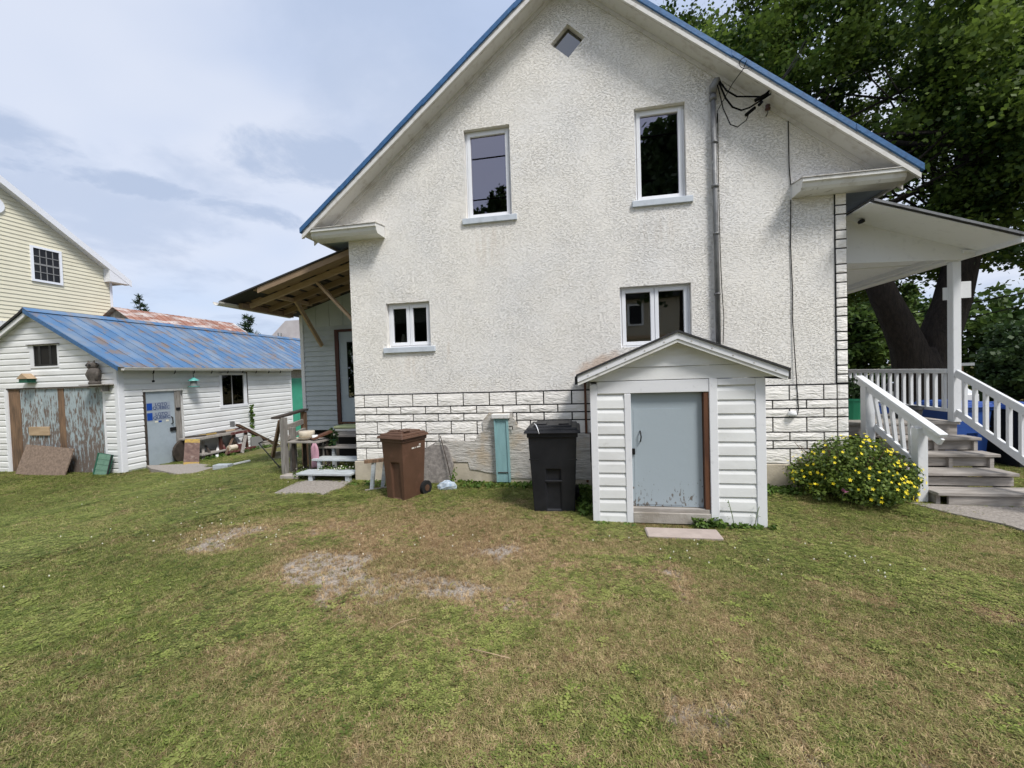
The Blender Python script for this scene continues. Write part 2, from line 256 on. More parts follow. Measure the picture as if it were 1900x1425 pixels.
mat('dark_void', (0.012, 0.011, 0.010), rough=0.95)  # near-black; puts the shade of hollows into the colour
mat('stone_grey', (0.30, 0.275, 0.255), (0.17, 0.155, 0.145), scale=18, rough=0.95, bump=0.9, bscale=22)
mat('clear_blue', (0.30, 0.40, 0.52), (0.62, 0.68, 0.74), scale=20, rough=0.25)
mat('red_paint', (0.11, 0.028, 0.028), (0.30, 0.20, 0.17), scale=14, thr=(0.5, 0.7), rough=0.6)
mat('petal_yellow', (0.85, 0.70, 0.02), rough=0.6)
mat('petal_pink', (0.42, 0.14, 0.27), rough=0.6)
mat('petal_white', (0.72, 0.70, 0.58), rough=0.7)
mat('siding_beige', (0.52, 0.47, 0.37), rough=0.7)
mat('curtain', (0.24, 0.24, 0.235), rough=0.9)
mat('blind', (0.55, 0.55, 0.53), rough=0.6)
glass('glass_upper', 3.1, (0.90, 0.86, 0.98))
glass('glass_dark', 1.42)
glass('glass_lower', 2.5)
leafmat('leaf_maple', (0.023, 0.054, 0.010), (0.175, 0.25, 0.042), 0.45)
leafmat('leaf_far', (0.034, 0.070, 0.015), (0.125, 0.19, 0.040), 0.35)
leafmat('leaf_hedge', (0.026, 0.052, 0.016), (0.06, 0.105, 0.030), 0.3)
leafmat('leaf_bush', (0.042, 0.080, 0.015), (0.21, 0.285, 0.050), 0.3)
leafmat('leaf_weed', (0.05, 0.105, 0.018), (0.16, 0.25, 0.045), 0.3)
leafmat('needle', (0.018, 0.038, 0.018), (0.05, 0.085, 0.035), 0.1)
# ------------------------------------------------------------------ builders
WPOS = {}
def thing(name, label, cat, loc, group=None):
    o = bpy.data.objects.new(name, None); col.objects.link(o); o.location = loc; o.empty_display_size = 0.2
    o['label'] = label; o['category'] = cat
    if group: o['group'] = group
    WPOS[o.name] = Vector(loc); return o
def tag(o, label, cat, group=None):
    o['label'] = label; o['category'] = cat
    if group: o['group'] = group
    return o
def structure(o): o['kind'] = 'structure'; return o
def stuff(o): o['kind'] = 'stuff'; return o
def link_mesh(name, me, m, parent, pos):
    o = bpy.data.objects.new(name, me); col.objects.link(o)
    if m is not None and not me.materials: me.materials.append(MATS[m] if isinstance(m, str) else m)
    if parent is not None: o.parent = parent; o.location = Vector(pos) - WPOS[parent.name]
    else: o.location = pos
    WPOS[o.name] = Vector(pos); return o
def mk(name, verts, faces, m, parent=None, smooth=False, base=False):
    """verts in scene metres; the object's origin goes to its middle (or base)"""
    v = [Vector(p) for p in verts]
    lo = Vector((min(p.x for p in v), min(p.y for p in v), min(p.z for p in v))); hi = Vector((max(p.x for p in v), max(p.y for p in v), max(p.z for p in v)))
    c = (lo+hi)/2
    if base or parent is None: c.z = lo.z
    me = bpy.data.meshes.new(name); me.from_pydata([p-c for p in v], [], faces); me.update()
    if smooth: me.polygons.foreach_set('use_smooth', [True]*len(me.polygons))
    return link_mesh(name, me, m, parent, c)
class MB:
    """collects shapes into one mesh"""
    def __init__(s): s.v = []; s.f = []
    def add(s, v, f):
        o = len(s.v); s.v += [Vector(p) for p in v]; s.f += [tuple(i+o for i in q) for q in f]; return s
    def box(s, x0, x1, y0, y1, z0, z1):
        return s.add(*boxvf(x0, x1, y0, y1, z0, z1))
    def build(s, name, m, parent=None, smooth=False, base=False, bevel=0.0, weld=False):
        if bevel:
            bm = bmesh.new(); vs = [bm.verts.new(p) for p in s.v]
            for q in s.f:
                try: bm.faces.new([vs[i] for i in q])
                except ValueError: pass
            bmesh.ops.recalc_face_normals(bm, faces=bm.faces)
            bmesh.ops.bevel(bm, geom=list(bm.edges), offset=bevel, segments=1, affect='EDGES', clamp_overlap=True)
            bm.verts.index_update(); s.v = [v.co.copy() for v in bm.verts]; s.f = [tuple(v.index for v in q.verts) for q in bm.faces]; bm.free()
        return mk(name, s.v, s.f, m, parent, smooth, base)
BOXF = [(0, 3, 2, 1), (4, 5, 6, 7), (0, 1, 5, 4), (1, 2, 6, 5), (2, 3, 7, 6), (3, 0, 4, 7)]
def boxvf(x0, x1, y0, y1, z0, z1):
    return [(x0, y0, z0), (x1, y0, z0), (x1, y1, z0), (x0, y1, z0), (x0, y0, z1), (x1, y0, z1), (x1, y1, z1), (x0, y1, z1)], BOXF
def box(name, x0, x1, y0, y1, z0, z1, m, parent=None, bevel=0.0):
    return MB().box(x0, x1, y0, y1, z0, z1).build(name, m, parent, bevel=bevel)
def barvf(p0, p1, wd, ht, up=(0, 0, 1)):
    p0 = Vector(p0); p1 = Vector(p1); d = (p1-p0).normalized(); u = Vector(up)
    s = d.cross(u).normalized(); u = s.cross(d).normalized(); s = s*wd/2; u = u*ht/2
    v = [p0-s-u, p0+s-u, p0+s+u, p0-s+u, p1-s-u, p1+s-u, p1+s+u, p1-s+u]
    return v, [(0, 1, 2, 3), (7, 6, 5, 4), (0, 4, 5, 1), (1, 5, 6, 2), (2, 6, 7, 3), (3, 7, 4, 0)]
def bar(name, p0, p1, wd, ht, m, parent=None, up=(0, 0, 1), bevel=0.0):
    return MB().add(*barvf(p0, p1, wd, ht, up)).build(name, m, parent, bevel=bevel)
def tubevf(pts, r, n=8, r1=None):
    pts = [Vector(p) for p in pts]; v = []; f = []; k = len(pts)
    u = None
    for i, p in enumerate(pts):
        d = (pts[min(i+1, k-1)]-pts[max(i-1, 0)]).normalized()
        if u is None: u = d.orthogonal().normalized()
        u = (u-d*u.dot(d)).normalized(); s = d.cross(u)
        rr = r if r1 is None else r+(r1-r)*i/(k-1)
        if isinstance(r, (list, tuple)): rr = r[i]
        for j in range(n):
            a = 2*math.pi*j/n; v.append(p+(u*math.cos(a)+s*math.sin(a))*rr)
    for i in range(k-1):
        for j in range(n):
            a = i*n+j; b = i*n+(j+1) % n; f.append((a, b, b+n, a+n))
    f.append(tuple(range(n-1, -1, -1))); f.append(tuple(range((k-1)*n, k*n)))
    return v, f
def tube(name, pts, r, m, parent=None, n=8, r1=None, smooth=True):
    return MB().add(*tubevf(pts, r, n, r1)).build(name, m, parent, smooth=smooth)
def lathevf(profile, cx, cy, n=16, sy=1.0):
    v = []; f = []; k = len(profile)
    for r, z in profile:
        for j in range(n):
            a = 2*math.pi*j/n; v.append((cx+r*math.cos(a), cy+r*sy*math.sin(a), z))
    for i in range(k-1):
        for j in range(n):
            a = i*n+j; b = i*n+(j+1) % n; f.append((a, b, b+n, a+n))
    f.append(tuple(range(n-1, -1, -1))); f.append(tuple(range((k-1)*n, k*n)))
    return v, f
def prismvf(poly, axis, a, b):
    """poly of 2D points extruded along an axis ('x': poly is (y,z); 'y': poly is (x,z); 'z': poly is (x,y))"""
    def P(q, t): return {'x': (t, q[0], q[1]), 'y': (q[0], t, q[1]), 'z': (q[0], q[1], t)}[axis]
    n = len(poly); v = [P(q, a) for q in poly]+[P(q, b) for q in poly]
    f = [tuple(range(n)), tuple(range(2*n-1, n-1, -1))]+[(i, i+n, (i+1) % n+n, (i+1) % n) for i in range(n)]
    return v, f
def prism(name, poly, axis, a, b, m, parent=None, bevel=0.0):
    v, f = prismvf(poly, axis, a, b); mb = MB().add(v, f)
    bm = bmesh.new(); vs = [bm.verts.new(p) for p in mb.v]
    for q in mb.f: bm.faces.new([vs[i] for i in q])
    bmesh.ops.recalc_face_normals(bm, faces=bm.faces); bm.verts.index_update()
    if bevel: bmesh.ops.bevel(bm, geom=list(bm.edges), offset=bevel, segments=1, affect='EDGES', clamp_overlap=True); bm.verts.index_update()
    v = [x.co.copy() for x in bm.verts]; f = [tuple(x.index for x in q.verts) for q in bm.faces]; bm.free()
    return mk(name, v, f, m, parent)
def rotz(v, f, ang, c):
    M = Matrix.Rotation(ang, 3, 'Z'); c = Vector(c); return [M @ (Vector(p)-c)+c for p in v], f
def transform(v, M): return [M @ Vector(p) for p in v]
def copy_part(src, parent, pos, rot=None, scale=None):
    o = src.copy(); col.objects.link(o); o.parent = parent; o.location = Vector(pos)-(WPOS[parent.name] if parent else Vector())
    if rot is not None: o.rotation_euler = rot
    if scale is not None: o.scale = scale
    WPOS[o.name] = Vector(pos); return o
def lap(name, face, plane, a0, a1, z0, z1, m, parent, style='dutch', b0=None, b1=None, proud=0.016):
    """one siding board; face '-y' or '+x' ; a = extent along the wall at the bottom edge, b at the top edge"""
    b0 = a0 if b0 is None else b0; b1 = a1 if b1 is None else b1; h = z1-z0
    prof = [(0.0, 0.002), (proud, 0.0), (proud*0.93, 0.62), (0.003, 1.0)] if style == 'dutch' else [(0.0, 0.002), (proud, 0.0), (0.003, 1.0)]
    jit = (random.uniform(-.003, .003), random.uniform(-.003, .003)); v = []
    for end in (0, 1):
        for d, t in prof:
            a = (a0+(b0-a0)*t) if end == 0 else (a1+(b1-a1)*t); z = z0+h*t
            z += jit[end]; v.append((a, plane-d, z) if face == '-y' else (plane+d, a, z))
    n = len(prof); f = [(i, i+1, i+1+n, i+n) for i in range(n-1)]+[tuple(range(n)), tuple(range(2*n-1, n-1, -1)), (n-1, 0, n, 2*n-1)]
    if face == '-y': f = [tuple(reversed(q)) for q in f]
    return mk(name, v, f, m, parent)
def sstep(x, a=0.0, b=1.0):
    t = np.clip((x-a)/(b-a), 0, 1); return t*t*(3-2*t)
# smooth value noise for the lawn
_rs = np.random.RandomState(3); _T = _rs.rand(256, 256)
def vnoise(x, y, s):
    x = np.asarray(x, float)*s+37.3; y = np.asarray(y, float)*s+91.7
    xi = np.floor(x).astype(int); yi = np.floor(y).astype(int); fx = x-xi; fy = y-yi; fx = fx*fx*(3-2*fx); fy = fy*fy*(3-2*fy)
    a = _T[xi % 256, yi % 256]; b = _T[(xi+1) % 256, yi % 256]; c = _T[xi % 256, (yi+1) % 256]; d = _T[(xi+1) % 256, (yi+1) % 256]
    return (a*(1-fx)+b*fx)*(1-fy)+(c*(1-fx)+d*fx)*fy
def fbm(x, y, s): return (vnoise(x, y, s)*0.5+vnoise(x, y, s*2.1)*0.27+vnoise(x, y, s*4.3)*0.15+vnoise(x, y, s*9.1)*0.08)
def gz(x, y):
    """height of the ground"""
    x = np.asarray(x, float); y = np.asarray(y, float)
    near = np.exp(-((x+2)/14)**2-((y+1)/9)**2)
    return -0.36*sstep(-x, 4.4, 10.4)-0.75*sstep(0.75*x+0.65*y, 7.5, 20.5)*sstep(x, 4, 8)-0.10*sstep(y, 3, 9)*sstep(-x, 5, 9)+(fbm(x, y, 0.55)-0.5)*0.05*near
def G(x, y): return float(gz(x, y))
# ------------------------------------------------------------------ ground sheet
def axis(lo, hi, f0, f1, fine):
    a = list(np.arange(f0, f1+1e-6, fine)); d = fine; x = f1
    while x < hi: d *= 1.22; x += d; a.append(min(x, hi+1))
    d = fine; x = f0; b = []
    while x > lo: d *= 1.22; x -= d; b.append(max(x, lo-1))
    return np.array(b[::-1]+a)
def blob(x, y, cx, cy, rx, ry, rot=0.0):
    c, s = math.cos(rot), math.sin(rot); u = (x-cx)*c+(y-cy)*s; v = -(x-cx)*s+(y-cy)*c
    return np.clip(1.25-np.sqrt((u/rx)**2+(v/ry)**2), 0, 1)
def dryness(x, y):
    x = np.asarray(x, float); y = np.asarray(y, float)
    base = 0.20*sstep(x, -7.5, -2.5)+0.06
    d = base+0.58*blob(x, y, -1.3, -1.95, 2.6, 1.15)+0.22*blob(x, y, 2.6, -2.0, 1.5, 0.9)+0.24*blob(x, y, -0.6, -3.6, 2.3, 1.2)+0.14*blob(x, y, 1.5, -3.4, 1.6, 0.9)
    d -= 0.30*blob(x, y, 1.3, -2.15, 1.4, 0.55)+0.15*blob(x, y, -3.6, -3.6, 1.3, 1.0)+0.45*blob(x, y, -1.2, -0.35, 2.4, 0.5)+0.4*blob(x, y, 0.0, -1.2, 0.35, 0.6)
    return np.clip(d+(fbm(x, y, 1.7)-0.5)*0.85+(vnoise(x, y, 9.0)-0.5)*0.30, 0, 1)
def dirt(x, y):
    x = np.asarray(x, float); y = np.asarray(y, float)
    d = 1.3*blob(x, y, -3.85, -2.35, 0.55, 0.45, 0.5)+1.15*blob(x, y, -1.55, -3.02, 1.30, 0.46, -0.10)+0.8*blob(x, y, -1.0, -2.35, 0.6, 0.22)+0.85*blob(x, y, 0.30, -2.55, 0.60, 0.13)
    d += 0.75*blob(x, y, -2.3, -2.75, 0.5, 0.3)+0.9*blob(x, y, -5.55, -0.5, 0.45, 0.2, 0.3)+0.5*blob(x, y, -2.6, -1.9, 0.8, 0.3)
    d += 0.45*blob(x, y, 0.9, -3.9, 0.7, 0.4)+0.35*blob(x, y, 2.2, -2.9, 0.9, 0.3)
    return np.clip((d+(fbm(x, y, 4.2)-0.5)*2.2-0.06)*0.95, 0, 1)
xs = axis(-400, 400, -13.0, 7.0, 0.07); ys = axis(-200, 500, -6.5, 3.0, 0.07)
X_, Y_ = np.meshgrid(xs, ys); Zg = gz(X_, Y_); nx, ny = len(xs), len(ys)
gv = np.stack([X_.ravel(), Y_.ravel(), Zg.ravel()], 1)
ii = np.arange(nx*ny).reshape(ny, nx); gf = np.stack([ii[:-1, :-1].ravel(), ii[:-1, 1:].ravel(), ii[1:, 1:].ravel(), ii[1:, :-1].ravel()], 1)
me = bpy.data.meshes.new('ground'); me.from_pydata(gv.tolist(), [], gf.tolist()); me.update()
for nm, fn in (('dry', dryness), ('dirt', dirt)):
    at = me.attributes.new(nm, 'FLOAT', 'POINT'); at.data.foreach_set('value', fn(gv[:, 0], gv[:, 1]).astype(np.float32))
me.polygons.foreach_set('use_smooth', [True]*len(me.polygons))
gm = bpy.data.materials.new('soil_and_turf'); gm.use_nodes = True; n = gm.node_tree.nodes; l = gm.node_tree.links; p = n['Principled BSDF']; p.inputs['Roughness'].default_value = 0.95; p.inputs['Specular IOR Level'].default_value = 0.15
def attr(nm):
    a = n.new('ShaderNodeAttribute'); a.attribute_name = nm; return a.outputs['Fac']
def gmix(f, a, b):
    x = n.new('ShaderNodeMix'); x.data_type = 'RGBA'; l.new(f, x.inputs[0])
    for i, v in ((6, a), (7, b)):
        if isinstance(v, tuple): x.inputs[i].default_value = (*v, 1)
        else: l.new(v, x.inputs[i])
    return x.outputs[2]
def gnoise(s, a, b):
    g = n.new('ShaderNodeNewGeometry'); t = n.new('ShaderNodeTexNoise'); t.inputs['Scale'].default_value = s; t.inputs['Detail'].default_value = 6; l.new(g.outputs['Position'], t.inputs[0])
    r = n.new('ShaderNodeMapRange'); l.new(t.outputs[0], r.inputs[0]); r.inputs[1].default_value = a; r.inputs[2].default_value = b; return r.outputs[0]
turf = gmix(gnoise(25, .3, .7), (0.115, 0.125, 0.038), (0.20, 0.185, 0.065))
straw = gmix(gnoise(40, .3, .7), (0.255, 0.17, 0.095), (0.38, 0.275, 0.165))
soil = gmix(gnoise(60, .35, .65), (0.27, 0.225, 0.185), (0.47, 0.415, 0.355))
l.new(gmix(attr('dirt'), gmix(attr('dry'), turf, straw), soil), p.inputs['Base Color'])
b = n.new('ShaderNodeBump'); b.inputs['Strength'].default_value = 1.0; b.inputs['Distance'].default_value = 0.02; l.new(gnoise(55, .2, .8), b.inputs['Height']); l.new(b.outputs[0], p.inputs['Normal'])
me.materials.append(gm); ground = structure(link_mesh('ground', me, None, None, (0, 0, 0)))
# ------------------------------------------------------------------ white house
HX0, HX1, APX = -3.64, 3.29, -0.165
def zs(x): return 7.10-0.80*abs(x-APX)          # underside of the rake at the wall
house = thing('stucco_house', 'white stucco gable house with blue metal roof and black jointed stone band at its base', 'house', (APX, 4, 0))
BAND = 1.372
WIN = dict(ul=(-1.71, -1.02, 3.955, 5.257), ur=(0.726, 1.387, 3.962, 5.225), ll=(-3.05, -2.338, 2.10, 2.784), lr=(0.475, 1.417, 1.956, 2.80))
DIA = [(-0.144, 6.524), (0.09, 6.30), (-0.144, 6.058), (-0.39, 6.28)]
def rect(a): return [(a[0], a[2]), (a[1], a[2]), (a[1], a[3]), (a[0], a[3])]
outer = [(HX0, BAND), (HX1, BAND), (HX1, 3.90), (3.76, 3.90), (3.76, zs(3.76)+0.05), (APX, zs(APX)+0.05), (-4.08, zs(-4.08)+0.05), (-4.08, 3.90), (HX0, 3.90)]
holes = [rect(a) for a in WIN.values()]+[DIA]
loops = [outer]+[h[::-1] for h in holes]
flat = [q for lp in loops for q in lp]
tris = tessellate_polygon([[Vector((q[0], q[1], 0)) for q in lp] for lp in loops])
v = [(q[0], 0.0, q[1]) for q in flat]; f = [tuple(t) for t in tris]
off = len(outer)
for h in holes:                                   # reveals
    k = len(h); hv = h[::-1]
    for i in range(k): v.append((hv[i][0], 0.11, hv[i][1]))
    for i in range(k): f.append((off+i, off+(i+1) % k, len(v)-k+(i+1) % k, len(v)-k+i))
    off += k
wall = mk('wall', v, f, 'stucco', house)
bm = bmesh.new(); bm.from_mesh(wall.data); bmesh.ops.recalc_face_normals(bm, faces=bm.faces)
ref = [q for q in bm.faces if abs(q.normal.y) > 0.9]
if ref and ref[0].normal.y > 0: bmesh.ops.reverse_faces(bm, faces=bm.faces)
bm.to_mesh(wall.data); bm.free()
box('side_wall', HX0, HX0+0.12, 0.12, 8.0, 0.33, 4.15, 'stucco', house)
box('side_wall', HX1-0.12, HX1, 0.12, 8.0, 0.33, 4.15, 'stucco', house)
prism('rear_wall', [(HX0, 0.0), (HX1, 0.0), (HX1, zs(HX1)), (APX, zs(APX)), (HX0, zs(HX0))], 'y', 7.9, 8.0, 'stucco', house)
box('floor_slab', HX0+0.13, HX1-0.13, 0.13, 7.9, 1.45, 1.55, 'dark_void', house)
# concrete footing and the black backing that shows as joints
box('foundation', HX0-0.03, HX1+0.02, -0.035, 0.12, -0.35, 0.330, 'concrete_cream', house, bevel=0.008)
box('joint_backing', HX0-0.002, HX1+0.002, -0.006, 0.10, 0.331, BAND+0.010, 'joint', house)
box('joint_backing', HX1-0.135, HX1+0.003, -0.006, -0.002, BAND+0.010, 3.82, 'joint', house)
# rough plaster where the stone facing has fallen away
ppoly = [(-1.46, 1.062), (-1.56, 0.945), (-1.545, 0.80), (-1.63, 0.75), (-1.69, 0.645), (-2.30, 0.636), (-2.36, 0.53), (-2.345, 0.334), (-1.80, 0.333), (-1.77, 0.225), (-1.62, 0.205), (-1.41, 0.16),
         (-1.2, 0.10), (-0.6, 0.09), (0.01, 0.09), (0.01, 0.752), (-0.80, 0.752), (-0.86, 0.80), (-1.03, 0.86), (-1.05, 0.94), (-1.10, 1.00), (-1.10, 1.062)]
prism('exposed_plaster', ppoly, 'y', -0.047, -0.0065, 'rough_plaster', house)
# facing blocks, each a piece of its own
CH = [0.195, 0.114, 0.114, 0.195, 0.114, 0.105, 0.204]; SP = 0.4045; GAP = 0.019
MISS = {2: (-1.45, -1.10), 3: (-1.545, -1.04), 4: (-1.64, 0.02), 5: (-2.30, 0.02), 6: (-2.35, 0.02)}
def block(x0, x1, z0, z1, y=-0.006):
    h = GAP/2; rr = random.random
    n1, n2 = 5, 2; vv = []; ff = []
    for j in range(n2+1):
        for i in range(n1+1):
            e = (i in (0, n1)) or (j in (0, n2))
            vv.append((x0+h+(x1-x0-2*h)*i/n1, y-(0.017 if e else 0.019+0.008*rr()), z0+h+(z1-z0-2*h)*j/n2))
    for j in range(n2):
        for i in range(n1):
            a = j*(n1+1)+i; ff.append((a, a+1, a+n1+2, a+n1+1))
    o = len(vv)
    for q in ((x0+h, z0+h), (x1-h, z0+h), (x1-h, z1-h), (x0+h, z1-h)): vv.append((q[0], y+0.004, q[1]))
    c = [0, n1, (n2+1)*(n1+1)-1, n2*(n1+1)]
    rim = [list(range(0, n1+1)), [j*(n1+1)+n1 for j in range(n2+1)], list(range((n2+1)*(n1+1)-1, n2*(n1+1)-1, -1)), [j*(n1+1) for j in range(n2, -1, -1)]]
    for k in range(4): ff.append(tuple(reversed(rim[k]))+(o+k, o+(k+1) % 4))
    return mk('block', vv, ff, 'block', house)
z = BAND
for r_, h in enumerate(CH):
    z0, z1 = z-h, z; z -= h; off0 = -3.468 if r_ % 2 == 0 else -3.266
    cuts = [HX0]+[off0+SP*k for k in range(0, 17) if off0+SP*k < HX1-0.137]+[HX1-0.131]
    if cuts[-1]-cuts[-2] < 0.06: cuts.pop(-2)
    for a, b2 in zip(cuts[:-1], cuts[1:]):
        segs = [(a, b2)]
        if r_ in MISS:
            m0, m1 = MISS[r_]; segs = []
            if a < m0: segs.append((a, min(b2, m0)))
            if b2 > m1: segs.append((max(a, m1), b2))
        for s0, s1 in segs:
            if s1-s0 > 0.05 and not (s0 > 0.02 and s1 < 1.72): block(s0, s1, z0, z1)
    block(HX1-0.131, HX1+0.001, z0, z1)
z = BAND+0.012; k = 0; pat = [0.115, 0.115, 0.20]
while z < 3.62:
    h = pat[k % 3]; block(HX1-0.131, HX1+0.001, z, z+h); z += h; k += 1
block(HX1-0.131, HX1+0.001, z, 3.80)
# windows
def window(nm, a, sashes, g, sill, y=0.075, fr=0.045):
    x0, x1, z0, z1 = a
    fo = MB().box(x0+.004, x0+fr*.6, y, y+.06, z0+.004, z1-.004).box(x1-fr*.6, x1-.004, y, y+.06, z0+.004, z1-.004).box(x0+fr*.6, x1-fr*.6, y, y+.06, z1-fr*.6, z1-.004).box(x0+fr*.6, x1-fr*.6, y, y+.06, z0+.004, z0+fr*.6).build('window', 'pvc', house)
    i0, i1, j0, j1 = x0+fr*.6, x1-fr*.6, z0+fr*.6, z1-fr*.6; wsh = (i1-i0)/sashes
    for s in range(sashes):
        a0, a1 = i0+s*wsh+.003, i0+(s+1)*wsh-.003; t = fr*1.15
        MB().box(a0, a0+t, y-.012, y+.04, j0+.002, j1-.002).box(a1-t, a1, y-.012, y+.04, j0+.002, j1-.002).box(a0+t, a1-t, y-.012, y+.04, j1-t, j1-.002).box(a0+t, a1-t, y-.012, y+.04, j0+.002, j0+t).build('sash', 'pvc', fo, bevel=0.004)
        box('pane', a0+t-.004, a1-t+.004, y+.018, y+.026, j0+t-.004, j1-t+.004, g, fo)
    if sill: box('sill', x0-.055, x1+.075, -.035, y+.02, z0-.085, z0-.001, 'sill_blue', fo, bevel=0.005)
    return fo
window('ul', WIN['ul'], 1, 'glass_upper', True); window('ur', WIN['ur'], 1, 'glass_upper', True)
wll = window('ll', WIN['ll'], 2, 'glass_dark', True); window('lr', WIN['lr'], 2, 'glass_lower', False)
# what stands behind the lower left panes: a lowered blind and a flower vase
for k in range(9): box('blind_slat', -2.99, -2.40, 0.14, 0.165, 2.70-k*0.026, 2.708-k*0.026, 'blind', wll)
MB().add(*lathevf([(.03, 2.13), (.045, 2.20), (.03, 2.27), (.025, 2.32), (0, 2.32)], -2.86, .19, 12)).build('vase', 'bowl_white', wll, smooth=True)
# diamond gable window
dc = Vector((-0.148, 0, 6.29))
def dia(s): return [((q[0]-dc.x)*s+dc.x, (q[1]-dc.z)*s+dc.z) for q in DIA]
dw = prism('window', dia(0.97), 'y', 0.085, 0.10, 'bin_black', house); 
d = dia(0.955); mk('pane', [(q[0], 0.078, q[1]) for q in d], [(0, 3, 2, 1)], 'glass_lower', dw)
# roof
RY0, RY1, EX0, EX1 = -0.285, 8.3, -4.245, 3.93
def zt(x): return zs(x)+0.11
for sgn, xe in ((-1, EX0), (1, EX1)):
    n_sheet = 12; mb = MB()
    poly = [(APX, zs(APX)+.045), (xe, zs(xe)+.045), (xe, zt(xe)), (APX, zt(APX))]
    rf = prism('roof', poly, 'y', RY0+.03, RY1, 'roof_blue', house)
    for k in range(9):                            # standing ribs of the sheets
        yy = RY0+.25+k*0.9; bar('roof_rib', (APX+sgn*.03, yy, zt(APX)+.01), (xe, yy, zt(xe)+.012), .03, .03, 'roof_blue', rf)
    # rake: weathered fascia, crown moulding, soffit board
    def rake(nm, y0, y1, dz0, dz1, m): return prism(nm, [(APX, zs(APX)+dz0), (xe-sgn*.02, zs(xe-sgn*.02)+dz0), (xe-sgn*.02, zs(xe-sgn*.02)+dz1), (APX, zs(APX)+dz1)], 'y', y0, y1, m, house)
    rake('fascia', RY0, RY0+.028, -.045, .075, 'fascia_weathered')
    rake('rake_moulding', RY0-.028, RY0-.001, -.058, .0, 'moulding')
    rake('rake_soffit', RY0+.03, -.002, -.012, .028, 'moulding')
    rake('frieze_board', -.024, -.0025, -.075, -.014, 'moulding')
    ns = 6                                        # blue edge trim in lapped lengths
    for k in range(ns):
        xa = APX+(xe-APX)*k/ns; xb = APX+(xe-APX)*(k+1.02)/ns; dd = random.uniform(-.006, .006); o2 = 0.004*(k % 2)
        prism('edge_trim', [(xa, zs(xa)+.062+dd), (xb, zs(xb)+.054+dd), (xb, zt(xb)+.022), (xa, zt(xa)+.022)], 'y', RY0-.024-o2, RY0+.03, 'roof_blue', house)
# eaves: level soffit, fascia, and the boxed returns on the gable
for sgn, xw, xe in ((-1, HX0, -4.10), (1, HX1, 3.80)):
    x0, x1 = sorted((xw, xe))
    box('eave_soffit', x0, x1, 0.01, 8.1, 3.835, 3.86, 'soffit_blue', house)
    xf0, xf1 = sorted((xe, xe+sgn*.035)); box('eave_fascia', xf0, xf1, -.02, 8.1, 3.80, 3.94, 'moulding', house)
    xg0, xg1 = sorted((xe+sgn*.036, xe+sgn*.10)); box('gutter', xg0, xg1, 0.0, 8.1, 3.84, 3.90, 'bin_black', house)
for sgn, xi, xe in ((-1, -3.02, -4.10), (1, 2.665, 3.79)):
    pr = [(-.003, 3.965), (-.30, 3.925), (-.30, 3.885), (-.275, 3.875), (-.262, 3.83), (-.235, 3.795), (-.003, 3.795)]
    a, b2 = sorted((xi, xe)); rt = prism('eave_return', pr, 'x', a, b2, 'white_worn', house)
    prism('return_flashing', [(-.001, 3.972), (-.312, 3.928), (-.312, 3.938), (-.001, 3.984)], 'x', a-.008 if sgn > 0 else a, b2+.008 if sgn < 0 else b2, 'fascia_weathered', rt)
# electric mast on the gable wall
mast = tube('conduit', [(1.735, -.05, 1.90), (1.731, -.05, 3.6), (1.725, -.05, 5.27)], 0.031, 'grey_metal', house, n=12)
tube('coupling', [(1.731, -.05, 4.02), (1.731, -.05, 4.06)], 0.044, 'grey_metal', mast, n=12); tube('coupling', [(1.725, -.05, 5.16), (1.725, -.05, 5.22)], 0.045, 'grey_metal', mast, n=12)
for zz_ in (2.6, 3.4, 4.6): tube('strap', [(1.733, -.05, zz_), (1.733, -.05, zz_+.025)], 0.041, 'grey_metal', mast, n=12)
tube('weatherhead', [(1.725, -.05, 5.25), (1.735, -.06, 5.33), (1.765, -.08, 5.385), (1.80, -.10, 5.39)], [.045, .055, .05, .03], 'grey_metal', mast, n=10)
tube('cable_clip', [(2.38, -.002, 4.89), (2.38, -.05, 4.90), (2.38, -.06, 4.93)], .008, 'grey_metal', house, n=6)
MB().add(*lathevf([(.012, 4.925), (.03, 4.935), (.034, 4.955), (.018, 4.968), (.030, 4.98), (.026, 5.0), (.01, 5.008)], 2.38, -.06, 10)).build('insulator', 'insulator', house, smooth=True)
# vent cap low on the wall
MB().add(*lathevf([(.0, .97), (.05, .97), (.055, 1.0), (.04, 1.03), (.0, 1.035)], 2.62, -.045, 10)).build('vent_cap', 'siding_white', house, smooth=True)
# trim strip where the cellar entrance meets the wall
box('drip_strip', -.055, -.022, -.045, -.026, 0.05, 1.50, 'wood_red', house)
